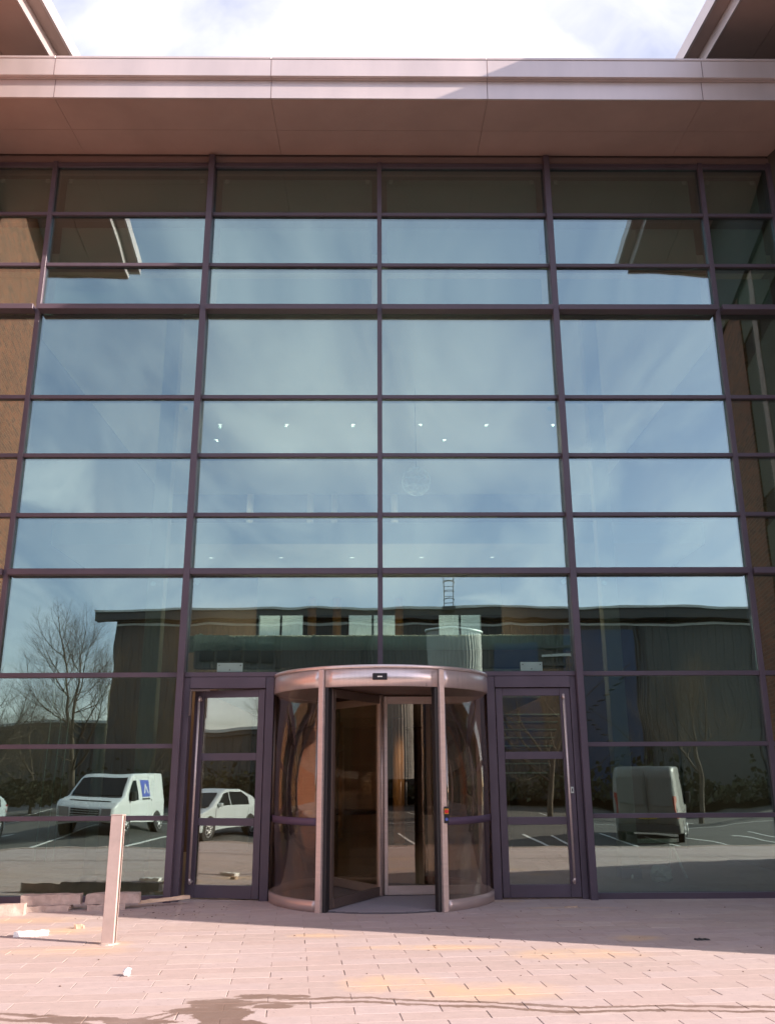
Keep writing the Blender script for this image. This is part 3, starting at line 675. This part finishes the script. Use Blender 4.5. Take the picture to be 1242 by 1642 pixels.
# ================================================================ FORECOURT OBJECTS
t = thing('bollard', 'square pale metal bollard standing alone on the sunlit paving', 'bollard', (-2.62, -2.87, 0), R(-8))
BOLL = mat('bare_galvanised', (.56, .44, .40), .5, .35, .10, 7, .1, 40)
bm = bmesh.new(); bx(bm, -.062, .062, -.035, .035, .0, 1.17, .004); o = obj('post', bm, BOLL, t)
obj('cap', box(-.064, .064, -.037, .037, 1.1705, 1.178, .002), BOLL, t)
obj('groove', box(.0625, .0655, -.012, .012, .01, 1.165), STEELD, t)
bm = bmesh.new(); pr = random.Random(2)
bmesh.ops.create_circle(bm, cap_ends=True, segments=16, radius=.1)
r_ = bmesh.ops.extrude_face_region(bm, geom=bm.faces[:]);
for v in r_['geom']:
    if isinstance(v, bmesh.types.BMVert): v.co.z += .012; v.co.xy *= .8
for v in bm.verts: v.co.xy *= pr.uniform(.8, 1.25)
obj('mortar_collar', bm, CON, t)
def rubble(name, label, cat, p, q, w, h, m, z=0., seed=1, grp=None):
    """long rough-edged piece laid from p to q"""
    pr = random.Random(seed); d = Vector((q[0]-p[0], q[1]-p[1])); Ln = d.length
    bm = bmesh.new(); n = 8; prev = None; rows = []
    for i in range(n+1):
        x = -Ln/2+Ln*i/n; j = lambda s=.008: pr.uniform(-s, s)
        row = [bm.verts.new((x+j(), -w/2+j(), 0)), bm.verts.new((x+j(), w/2+j(), 0)), bm.verts.new((x+j(), w/2-.01+j(), h+j())), bm.verts.new((x+j(), -w/2+.01+j(), h+j()))]
        rows.append(row)
    for a, b in zip(rows[:-1], rows[1:]):
        for k in range(4): bm.faces.new((a[k], a[(k+1) % 4], b[(k+1) % 4], b[k]))
    bm.faces.new(rows[0]); bm.faces.new(rows[-1][::-1])
    o = obj(name, bm, m); o.location = ((p[0]+q[0])/2, (p[1]+q[1])/2, z); o.rotation_euler = (0, 0, math.atan2(d.y, d.x))
    tag(o, label, cat, grp); return o
g = 'loose kerb stones by the glass'
rubble('kerb_stone', 'rough kerb stone at the far left edge in sunlight', 'kerb stone', (-5.0, -1.15), (-4.13, -1.03), .14, .12, CON, 0, 1, g)
rubble('kerb_stone', 'rough kerb stone lying left, resting on the flat slab by the glass', 'kerb stone', (-4.30, -.70), (-3.62, -.60), .16, .11, CON, .062, 2, g)
rubble('kerb_stone', 'rough kerb stone lying behind the bollard foot by the glass', 'kerb stone', (-3.56, -.60), (-2.93, -.52), .16, .11, CON, .062, 3, g)
rubble('stone_slab', 'flat stone slab beneath the left loose kerb stone', 'stone slab', (-4.25, -.72), (-3.72, -.66), .24, .06, CON, 0, 4, 'flat slabs under the kerb stones')
rubble('stone_slab', 'flat stone slab beneath the kerb stone behind the bollard', 'stone slab', (-3.52, -.66), (-3.1, -.56), .24, .06, CON, 0, 5, 'flat slabs under the kerb stones')
rubble('timber_offcut', 'thin pale timber offcut lying against the glass left of the doors', 'timber', (-2.98, -.42), (-2.38, -.26), .07, .035, mat('raw_pine', (.66, .48, .33), .75, 0, .1, 8), .05, 6)
bpy.data.objects['timber_offcut'].rotation_euler[1] = R(-3.5)
rubble('foam_block', 'bright white foam strip lying on paving left of the bollard', 'foam block', (-3.70, -2.42), (-3.38, -2.34), .09, .045, WHITE, 0, 7)
rubble('stone_chip', 'small tan stone chip on paving behind the bollard', 'stone chip', (-3.24, -1.98), (-3.14, -1.96), .05, .04, mat('tan_stone', (.5, .36, .26), .8), 0, 8)
rubble('dark_clip', 'small flat black plastic piece on the shaded paving at right', 'plastic piece', (3.03, -2.88), (3.16, -2.86), .05, .012, BLACK, 0, 9)
rubble('wood_chip', 'thin pale wood sliver on shaded paving right of revolving door', 'wood sliver', (2.2, -.72), (2.36, -.70), .03, .012, WOOD, 0, 10)
bm = bmesh.new(); pr = random.Random(11); bmesh.ops.create_icosphere(bm, subdivisions=2, radius=.036)
for v in bm.verts: v.co *= pr.uniform(.5, 1.25); v.co.z *= .9
o = tag(obj('crumpled_tissue', bm, mat('tissue_white', (.82, .82, .84), .8)), 'small crumpled white tissue on the sunlit paving', 'tissue'); o.location = (-2.07, -4.25, .028)
bm = bmesh.new(); pr = random.Random(12)
for i in range(150):
    a = pr.random()
    if a < .35: x, y = pr.gauss(-2.9, .5), pr.uniform(-1.4, -.3)
    else: x, y = pr.uniform(-4.2, 4.2), pr.uniform(-5.2, -.3)
    if abs(x) < 1.45 and y > -1.3: continue
    s = pr.uniform(.003, .009); r_ = bmesh.ops.create_icosphere(bm, subdivisions=1, radius=s)
    for v in r_['verts']: v.co = Vector((v.co.x*pr.uniform(.8, 1.6)+x, v.co.y+y, v.co.z*.6+s*.4))
stuff(obj('grit', bm, mat('dark_grit', (.16, .11, .09), .9)))

# ================================================================ BEHIND THE CAMERA (seen mirrored in the glass)
VANW = mat('white_van_paint', (.74, .76, .74), .3, 0, .03, 2, coat=.5)
CARS = mat('silver_blue_paint', (.62, .70, .71), .3, .3, .03, 2, coat=.6)
GREYV = mat('dusty_grey_van_paint', (.20, .20, .18), .45, 0, .12, 3, coat=.2)
TYRE = mat('tyre', (.02, .02, .02), .8); RIM = mat('wheel_rim', (.5, .5, .5), .35, .7); LIGHT = mat('headlamp', (.30, .33, .35), .1, .2, coat=1.)
RLAMP = mat('rear_lamp', (.35, .02, .02), .2)
def wheel(x, y, r, w, parent, s):
    o = bpy.data.objects.new('wheel', None); C.objects.link(o); o.parent = parent; o.location = (x, y, r)
    bm = bmesh.new(); tube(bm, (-w/2, 0, 0), (w/2, 0, 0), r, n=28); obj('tyre', bm, TYRE, o)
    bm = bmesh.new(); tube(bm, (s*(w/2+.002), 0, 0), (s*(w/2+.012), 0, 0), r*.28, n=14)
    for k in range(7):
        a = 2*math.pi*k/7; tube(bm, (s*(w/2+.008), 0, 0), (s*(w/2+.008), math.cos(a)*r*.62, math.sin(a)*r*.62), .035, .025, n=6)
    arc_ = 24; ring = []
    for i in range(arc_):
        a = 2*math.pi*i/arc_; b = 2*math.pi*(i+1)/arc_
        tube(bm, (s*(w/2+.004), math.cos(a)*r*.64, math.sin(a)*r*.64), (s*(w/2+.004), math.cos(b)*r*.64, math.sin(b)*r*.64), .02, n=4)
    obj('rim', bm, RIM, o)
def vehicle(name, label, cat, loc, rz, paint, prof, W, wheels, wr, glazing, extras, roofz, beltz, tuck=.16, grp=None):
    """prof: side outline (y forward, z); body narrows above the belt line"""
    t = thing(name, label, cat, loc, rz, grp)
    n = len(prof); bm = bmesh.new()
    def wid(y, z):
        k = 0 if z <= beltz else (z-beltz)/(roofz-beltz)
        end = min(1, max(0, (abs(y)-(max(p[0] for p in prof)-.5))/.5)); return W/2 - tuck*k - .14*end*end
    fr = [-1, -.97, -.9, -.5, 0, .5, .9, .97, 1]
    zc = sum(p[1] for p in prof)/n
    rows = []
    for f in fr:
        sh = 1 if abs(f) < .95 else (.985 if abs(f) < .99 else .955)
        rows.append([bm.verts.new((f*W/2, y*sh, zc+(z-zc)*sh)) for y, z in prof])
    for a, b in zip(rows[:-1], rows[1:]):
        for i in range(n): fc = bm.faces.new((a[i], a[(i+1) % n], b[(i+1) % n], b[i])); fc.smooth = True
    bm.faces.new(rows[0]); bm.faces.new(rows[-1][::-1])
    ym = max(p[0] for p in prof)
    for co, no in [((0, 0, z), (0, 0, 1)) for z in (beltz, beltz+.3, beltz+.6)] + [((0, y, 0), (0, 1, 0)) for y in (ym-.5, ym-.33, ym-.16, .5-ym, .33-ym, .16-ym)]:
        bmesh.ops.bisect_plane(bm, geom=bm.verts[:]+bm.edges[:]+bm.faces[:], plane_co=co, plane_no=no)
    for v in bm.verts: v.co.x *= wid(v.co.y, v.co.z)/(W/2)
    obj('body', bm, paint, t)
    for s in (-1, 1):
        for y in wheels:
            wheel(s*(W/2-.10), y, wr, .21, t, s)
            bm = bmesh.new()
            tube(bm, (s*(W/2-.2), y, wr+.02), (s*(W/2+.004), y, wr+.02), wr+.06, n=24); obj('wheel_arch', bm, TYRE, t)
    def side_poly(pts, s, name, m, off=.006):
        bm = bmesh.new(); A = [bm.verts.new((s*(wid(y, z)+off), y, z)) for y, z in pts]; B = [bm.verts.new((s*(wid(y, z)-.03), y, z)) for y, z in pts]
        k = len(pts)
        for i in range(k): bm.faces.new((A[i], A[(i+1) % k], B[(i+1) % k], B[i]))
        bm.faces.new(A); bm.faces.new(B[::-1]); return obj(name, bm, m, t)
    def cross_poly(y0, z0, y1, z1, w0, w1, name, m, off=.008, x0=None, x1=None):
        d = Vector((0, y1-y0, z1-z0)).normalized(); nn = Vector((0, d.z, -d.y))
        if nn.z < 0 and abs(nn.z) > .2: nn = -nn
        if abs(nn.z) <= .2 and nn.y*(y0 if abs(y0) > .1 else 1) < 0: nn = -nn
        bm = bmesh.new(); cs = [(-w0, y0, z0), (w0, y0, z0), (w1, y1, z1), (-w1, y1, z1)]
        if x0 is not None: cs = [(x0, y0, z0), (x1, y0, z0), (x1, y1, z1), (x0, y1, z1)]
        A = [bm.verts.new(Vector(c)+nn*off) for c in cs]; B = [bm.verts.new(Vector(c)-nn*.03) for c in cs]
        for i in range(4): bm.faces.new((A[i], A[(i+1) % 4], B[(i+1) % 4], B[i]))
        bm.faces.new(A); bm.faces.new(B[::-1]); return obj(name, bm, m, t)
    glazing(side_poly, cross_poly, t); extras(side_poly, cross_poly, t)
    return t
VP = [(2.38, .30), (2.42, .55), (2.36, .95), (2.05, 1.13), (1.45, 1.28), (.78, 1.86), (.55, 1.94), (-2.25, 1.96), (-2.36, 1.88), (-2.42, 1.0), (-2.42, .32), (0, .26)]
def van(name, label, loc, rz, paint, badge=False, grp=None, blocked=True):
    def gz(sp, cp_, t):
        cp_(1.43, 1.32, .84, 1.83, .80, .70, 'windscreen', GLASS_CAR, .012)
        for s in (-1, 1):
            sp([(1.18, 1.18), (.42, 1.16), (.42, 1.72), (.72, 1.72), (1.05, 1.45)], s, 'side_window', GLASS_CAR, .012)
        for s in (-1, 1): cp_(-2.41, 1.2, -2.37, 1.75, .4, .4, 'rear_window', GLASS_CAR if not blocked else mat_blk, .012, s*.08 if s > 0 else -.72, .72 if s > 0 else -.08)
    def ex(sp, cp_, t):
        for s in (-1, 1):
            cp_(2.402, .67, 2.362, .94, .1, .1, 'headlight', LIGHT, .02, .50 if s > 0 else -.80, .80 if s > 0 else -.50)
            cp_(2.422, .40, 2.425, .50, .1, .1, 'fog_lamp', LIGHT, .045, .55 if s > 0 else -.70, .70 if s > 0 else -.55)
            sp([(-2.40, .8), (-2.28, .8), (-2.26, 1.4), (-2.38, 1.4)], s, 'rear_light', RLAMP, .01)
            sp([(.36, .45), (.34, .45), (.34, 1.85), (.36, 1.85)], s, 'door_gap', TYRE, .004)
            sp([(-.75, .45), (-.77, .45), (-.77, 1.85), (-.75, 1.85)], s, 'door_gap', TYRE, .004)
            sp([(-.80, 1.14), (-2.3, 1.14), (-2.3, 1.10), (-.80, 1.10)], s, 'slide_rail', TYRE, .006)
            bm = bmesh.new(); bx(bm, s*1.0-.08, s*1.0+.08, .98, 1.10, 1.15, 1.42, .03); tube(bm, (s*.86, 1.04, 1.2), (s*.98, 1.04, 1.25), .02, n=6); obj('wing_mirror', bm, TYRE, t)
        cp_(2.405, .66, 2.365, .92, .44, .44, 'grille', TYRE, .018)
        for k in range(3): cp_(2.395-.011*k, .70+.075*k, 2.393-.011*k, .715+.075*k, .43, .43, 'grille_bar', paint, .034)
        cp_(2.0, 1.155, 1.96, 1.165, .62, .62, 'bonnet_vent', TYRE, .012)
        cp_(1.50, 1.272, 1.44, 1.29, .80, .80, 'scuttle', TYRE, .014)
        cp_(2.43, .45, 2.43, .55, .26, .26, 'number_plate', PLATE, .05)
        cp_(2.42, .36, 2.425, .60, .74, .74, 'bumper', mat_bump, .03)
        cp_(-2.43, .36, -2.43, .58, .84, .84, 'bumper', mat_bump, .03)
        bm = bmesh.new(); bx(bm, -.004, .004, -2.45, -2.40, .6, 1.85); obj('tailgate_gap', bm, TYRE, t)
        cp_(-2.44, .75, -2.43, .86, .26, .26, 'number_plate', mat_plate, .01)
        if badge:
            sp([(.05, 1.24), (-.70, 1.24), (-.70, 1.74), (.05, 1.74)], 1, 'door_graphic', BLUE, .012)
            q = sp([(-.12, 1.34), (-.36, 1.66), (-.60, 1.34), (-.50, 1.34), (-.36, 1.54), (-.22, 1.34)], 1, 'emblem', VANW, .016)
            sp([(.05, 1.15), (-.70, 1.15), (-.70, 1.20), (.05, 1.20)], 1, 'stripe', TYRE, .012)
            for k in range(4): sp([(-1.0, 1.36+.11*k), (-2.15, 1.36+.11*k), (-2.15, 1.38+.11*k), (-1.0, 1.38+.11*k)], 1, 'body_rib', CARS, .008)
    return vehicle(name, label, 'van', loc, rz, paint, VP, 1.90, (1.55, -1.45), .33, gz, ex, 1.96, 1.05, .16, grp)
mat_blk = mat('blanked_rear_window', (.20, .21, .2), .4); mat_bump = mat('grey_bumper', (.08, .08, .08), .7); mat_plate = mat('yellow_number_plate', (.6, .5, .08), .5)
van('parked_van', 'white panel van with blue door graphic mirrored in lower left glass', (-8.5, -17.7, -.42), R(5), VANW, True, 'parked vans')
van('parked_van', 'dusty grey van showing its rear in the lower right glass', (8.6, -16.9, -.42), R(200), GREYV, False, 'parked vans')
CP = [(2.05, .28), (2.10, .52), (2.00, .74), (1.25, .93), (.45, 1.36), (.05, 1.47), (-.9, 1.46), (-1.65, 1.22), (-2.0, .95), (-2.06, .5), (-2.02, .28), (0, .22)]
def car(label, loc, rz, paint, grp=None):
    def gz(sp, cp_, t):
        cp_(1.20, .97, .50, 1.35, .72, .60, 'windscreen', GLASS_CAR, .012); cp_(-1.70, 1.20, -1.98, .98, .6, .66, 'rear_window', GLASS_CAR, .012)
        for s in (-1, 1):
            sp([(.92, .95), (.02, .95), (.02, 1.38), (.35, 1.33)], s, 'side_window', GLASS_CAR, .012)
            sp([(-.05, .95), (-1.2, .97), (-1.25, 1.2), (-.9, 1.37), (-.05, 1.39)], s, 'side_window', GLASS_CAR, .012)
    def ex(sp, cp_, t):
        for s in (-1, 1):
            cp_(2.085, .57, 2.01, .73, .1, .1, 'headlight', LIGHT, .02, .40 if s > 0 else -.74, .74 if s > 0 else -.40)
            sp([(-1.62, .80), (-1.95, .80), (-1.85, 1.0), (-1.68, 1.02)], s, 'rear_light', RLAMP, .012)
            sp([(.96, .4), (.94, .4), (.94, .9), (.96, .9)], s, 'door_gap', TYRE, .004)
            bm = bmesh.new(); bx(bm, s*.93-.07, s*.93+.07, .75, .86, .92, 1.05, .02); obj('wing_mirror', bm, paint, t)
        cp_(2.065, .32, 2.095, .46, .55, .55, 'grille', TYRE, .02)
        cp_(2.095, .50, 2.04, .62, .26, .26, 'upper_grille', TYRE, .016)
        cp_(2.09, .48, 2.098, .56, .24, .24, 'number_plate', PLATE, .04)
        cp_(1.27, .93, 1.19, .97, .66, .66, 'scuttle', TYRE, .012)
    return vehicle('parked_car', label, 'car', loc, rz, paint, CP, 1.74, (1.3, -1.25), .31, gz, ex, 1.47, .92, .18, grp)
car('pale silver blue hatchback mirrored in the left side door glass', (-12.05, -14.3, -.42), R(-3), CARS)

# warehouse
DCLAD = mat('dark_ribbed_cladding', (.060, .060, .056), .6, .1, .12, .3)
DCLAD2 = mat('grey_ribbed_cladding', (.085, .088, .08), .6, .1, .12, .3)
def ribbed(name, parent, m, x0, x1, y, z0, z1, pitch=.5):
    """cladding sheet with real trapezoidal ribs, facing +y"""
    pts = []; x = x0
    while x < x1-1e-6:
        b = min(x+pitch, x1); pts += [(x, y), (x+pitch*.55, y), (x+pitch*.65, y+.05), (x+pitch*.9, y+.05)]; x = b
    pts.append((x1, y)); pts += [(x1, y-.2), (x0, y-.2)]
    bm = bmesh.new(); prism(bm, pts, 'z', z0, z1); return obj(name, bm, m, parent)
WY = -44.8
wh = thing('warehouse', 'long dark clad warehouse with pale eaves trim mirrored across the lower glass', 'warehouse', (0, WY, 0))
k = 0
for a, b, m in ((-16.9, -12.6, DCLAD), (-12.6, -6.6, DCLAD2), (-6.6, -.8, DCLAD), (-.8, 5.2, DCLAD2), (5.2, 11.4, DCLAD), (11.4, 17, DCLAD), (17, 24, DCLAD2), (24, 32, DCLAD2), (32, 44, DCLAD)):
    ribbed('cladding_panel', wh, m, a+.02, b-.02, 0, -.05, 10.85); k += 1
TRIM = mat('pale_trim', (.52, .54, .5), .5); DTRIM = mat('dark_eaves', (.05, .05, .048), .5)
obj('eaves_fascia', box(-18.2, 44.5, .10, .75, 11.15, 11.72), DTRIM, wh)
obj('eaves_soffit', box(-18.2, 44.5, -.1, .74, 11.05, 11.148), DTRIM, wh)
obj('trim_band', box(-16.9, 44, .06, .13, 10.70, 10.84), TRIM, wh)
bm = bmesh.new(); prism(bm, [(.7, 11.72), (-14, 13.2), (-28, 11.72)], 'x', -18.2, 44.5); obj('roof', bm, mat('pale_green_roof', (.26, .36, .32), .5), wh)
bm = bmesh.new(); bx(bm, -17.0, 44, -28, -.25, -.05, 11.04); obj('side_wall', bm, DCLAD, wh)
for x in (-12.6, -6.6, -.8, 5.2, 11.4, 17, 24, 32): obj('downpipe', tb((x, .12, -.05), (x, .12, 10.69), .07, n=8), DTRIM, wh)
obj('gutter', box(-18.2, 44.5, .76, .9, 11.60, 11.74), TRIM, wh)
BLUEP = mat('deep_blue_cladding', (.02, .045, .10), .5, 0, .1, 1)
for a, b, z0, z1 in ((11.8, 16.6, 0.0, 10.4), (7.4, 10.2, 3, 9.6)):
    obj('blue_panel', box(a, b, .06, .12, z0+.02, z1), BLUEP, wh)
for a, b in ((-5.6, -2.4), (20, 25)):
    f = obj('loading_door', box(a, b, .06, .14, .0, 4.2), DCLAD2, wh)
for kk in range(5):
    w_ = obj('window', box(-11.4+.98*kk, -10.6+.98*kk, .06, .10, 8.4, 9.6), GLASS_CAR, wh)
for kk in range(5): obj('louvre', box(10.4, 13.0, .13, .25, 7.0+.55*kk, 7.16+.55*kk), TRIM if kk % 2 else DTRIM, wh)
# roof ladder cage
t = thing('roof_ladder', 'caged roof access ladder standing above the warehouse eaves', 'ladder', (4.55, WY+1.0, 11.72))
STL = mat('dark_steel', (.05, .05, .05), .5, .3)
for s in (-.33, .33): obj('stringer', tb((s, 0, -11.7), (s, 0, 2.0), .03, n=6), STL, t)
for i in range(6): obj('rung', tb((-.33, 0, .15+.35*i), (.33, 0, .15+.35*i), .018, n=6), STL, t)
for i in range(4):
    bm = bmesh.new(); pr_ = None
    for j in range(9):
        a = math.pi*j/8; p_ = (.38*math.cos(a), .55*math.sin(a), .3+.55*i)
        if pr_: tube(bm, pr_, p_, .025, n=5)
        pr_ = p_
    obj('cage_hoop', bm, STL, t)
obj('platform', box(-.45, .45, -.5, .35, -.25, -.05), STL, t)
# ribbed metal silo
t = thing('ribbed_silo', 'pale ribbed metal silo mirrored above the revolving door', 'silo', (3.75, -31.5, 0))
bm = bmesh.new(); n = 96; A = []; B = []
for i in range(n):
    a = 2*math.pi*i/n; r = 1.32+(.03 if i % 2 else 0); A.append(bm.verts.new((r*math.cos(a), r*math.sin(a), 1.2))); B.append(bm.verts.new((r*math.cos(a), r*math.sin(a), 8.2)))
for i in range(n): bm.faces.new((A[i], A[(i+1) % n], B[(i+1) % n], B[i]))
bm.faces.new(A[::-1]); bm.faces.new(B); obj('drum', bm, mat('galvanised_silo', (.30, .31, .28), .5, .15, .12, 1.5), t)
obj('rim', tb((0, 0, 8.201), (0, 0, 8.30), 1.42, n=48), PLATE, t)
for a in (.8, 2.4, 3.9, 5.4): obj('leg', tb((math.cos(a)*1.1, math.sin(a)*1.1, 0), (math.cos(a)*1.1, math.sin(a)*1.1, 1.199), .08, n=8), STL, t)
# outside escape stair
t = thing('escape_stair', 'dark steel escape stair against the warehouse right of the silo', 'staircase', (12.6, WY+1.4, 0))
for fl in range(3):
    for i in range(10):
        x = (i*.3 if fl % 2 == 0 else 3.0-i*.3); obj('tread', box(x, x+.26, 0, .9, fl*2.4+i*.24, fl*2.4+i*.24+.04), STL, t)
    obj('landing', box(-.9 if fl % 2 else 3.05, -.05 if fl % 2 else 3.9, 0, .9, fl*2.4+2.4, fl*2.4+2.45), STL, t)
    obj('handrail', tb((0 if fl % 2 == 0 else 3, .92, fl*2.4+1.0), (3 if fl % 2 == 0 else 0, .92, fl*2.4+3.3), .03, n=6), STL, t)
for x, y in ((-.9, 0), (3.9, 0), (-.9, .9), (3.9, .9)): obj('post', tb((x, y, -.05), (x, y, 8.4), .06, n=8), STL, t)
# low sheds beyond
t = thing('low_shed', 'low dark shed with pale roof edge beyond the bare trees at left', 'shed', (0, -62, 0))
ribbed('cladding_panel', t, DCLAD, -60, -18, 0, -.1, 4.9, .8); obj('roof', box(-60.5, -17.5, -18, .5, 5.25, 5.5), TRIM, t); obj('eaves', box(-60.3, -17.7, .0, .3, 4.91, 5.24), DTRIM, t)
# hedge at car park edge
LEAFD = mat('dark_hedge_leaf', (.045, .05, .022), .8, 0, .4, 3)
bm = bmesh.new(); pr = random.Random(31)
for i in range(9000):
    x = pr.uniform(-45, 40); y = -42.2+pr.gauss(0, .6); z = abs(pr.gauss(.55, .45)) * (1+.5*math.sin(x*.7)*math.sin(x*.23))
    s = pr.uniform(.08, .22); a = Vector((pr.uniform(-1, 1), pr.uniform(-1, 1), pr.uniform(-1, 1))).normalized(); b = a.orthogonal()
    p = Vector((x, y, z)); bm.faces.new([bm.verts.new(p+a*s), bm.verts.new(p+b*s*.6), bm.verts.new(p-a*s), bm.verts.new(p-b*s*.6)])
stuff(obj('hedge_foliage', bm, LEAFD, None, False))
bm = bmesh.new(); pr = random.Random(33)
for i in range(6000):
    x = pr.uniform(-30, -14); y = -30+pr.gauss(0, 1.2); z = abs(pr.gauss(.5, .5))
    s = pr.uniform(.06, .18); a = Vector((pr.uniform(-1, 1), pr.uniform(-1, 1), pr.uniform(-1, 1))).normalized(); b = a.orthogonal()
    p = Vector((x, y, z)); bm.faces.new([bm.verts.new(p+a*s), bm.verts.new(p+b*s*.6), bm.verts.new(p-a*s), bm.verts.new(p-b*s*.6)])
# (same planting continues to the left behind the vans)
stuff(obj('shrub_foliage', bm, LEAFD, None, False))

# bare trees
BARK = mat('grey_brown_bark', (.10, .078, .055), .9, 0, .25, 6, .3, 20)
BIRCH = mat('silver_bark', (.5, .48, .42), .8, 0, .3, 9)
def tree_mesh(seed, h, spread=1.0, lean=0., depth=6):
    pr = random.Random(seed); trunk = bmesh.new(); tw = bmesh.new()
    V = [0]
    def grow(p, d, ln, r, lev):
        # one limb as 3 bent segments, side shoots from each
        n = 3 if lev < 4 else 2; q = p.copy(); dd = d.copy(); tgt = trunk if lev < 2 else tw
        for s in range(n):
            dd = (dd + Vector((pr.gauss(0, .10), pr.gauss(0, .10), .05+.03*lev))).normalized(); q2 = q+dd*ln/n
            ra = r*(1-.30*s/n); rb = r*(1-.30*(s+1)/n)
            tube(tgt, q, q2, ra, rb, 7 if lev < 2 else (4 if lev < 4 else 3), caps=False); q = q2
            if lev < depth and (s > 0 or lev > 0):
                for _ in range(2 if lev in (0, 3, 5) else 1):
                    a = dd.orthogonal(); a.rotate(Matrix.Rotation(pr.uniform(0, 6.283), 3, dd)); sd = (dd*pr.uniform(.45, .9)+a*pr.uniform(.55, .9)*spread).normalized()
                    grow(q, sd, ln*pr.uniform(.55, .72), r*.41, lev+1)
        if lev < depth: grow(q, dd, ln*.68, r*.62, lev+1)
    root = Vector((0, 0, 0)); grow(root, Vector((lean, 0, 1)).normalized(), h*.36, h*.017, 0)
    return trunk, tw
def tree(label, x, y, seed, h, spread=1., bark=BARK, depth=6):
    t = thing('bare_tree', label, 'tree', (x, y, -.45), 0, 'bare trees mirrored in the glass')
    a, b = tree_mesh(seed, h, spread, 0, depth); obj('trunk', a, bark, t, False); obj('crown', b, BARK, t, False); return t
t1 = tree('tall bare tree against the sky in the lower left glass', -12.9, -27.0, 4, 9.0, .8, BARK, 7)
def ctree(src, label, x, y, rz, sc):
    c = copy_tree(src); c.location = (x, y, -.45); c.rotation_euler = (0, 0, rz); c.scale = (sc,)*3; c['label'] = label; return c
t2 = tree('bare tree at the far left edge of the reflection', -17.2, -27.5, 9, 6.9, 1.1)
ctree(t2, 'bare tree left of the tall one, lower and wide', -16.2, -31, 2.0, .8)
ctree(t1, 'bare tree mirrored in the left side door glass', -6.2, -27.5, 1.2, .72)
ctree(t2, 'bare tree before the warehouse in right door glass', 6.6, -23.5, 4.0, .95)
ctree(t1, 'bare tree before grey cladding in the right bay of glass', 14.2, -28.5, 3.1, .8)
ctree(t2, 'small bare tree beside the silo', 1.2, -30.5, 5.0, .75)
ctree(t2, 'bare tree at the right edge of the reflection', 19.5, -29.5, 1.0, .85)
ctree(t1, 'low bare tree between white van and warehouse corner', -11.0, -31, 4.4, .6)
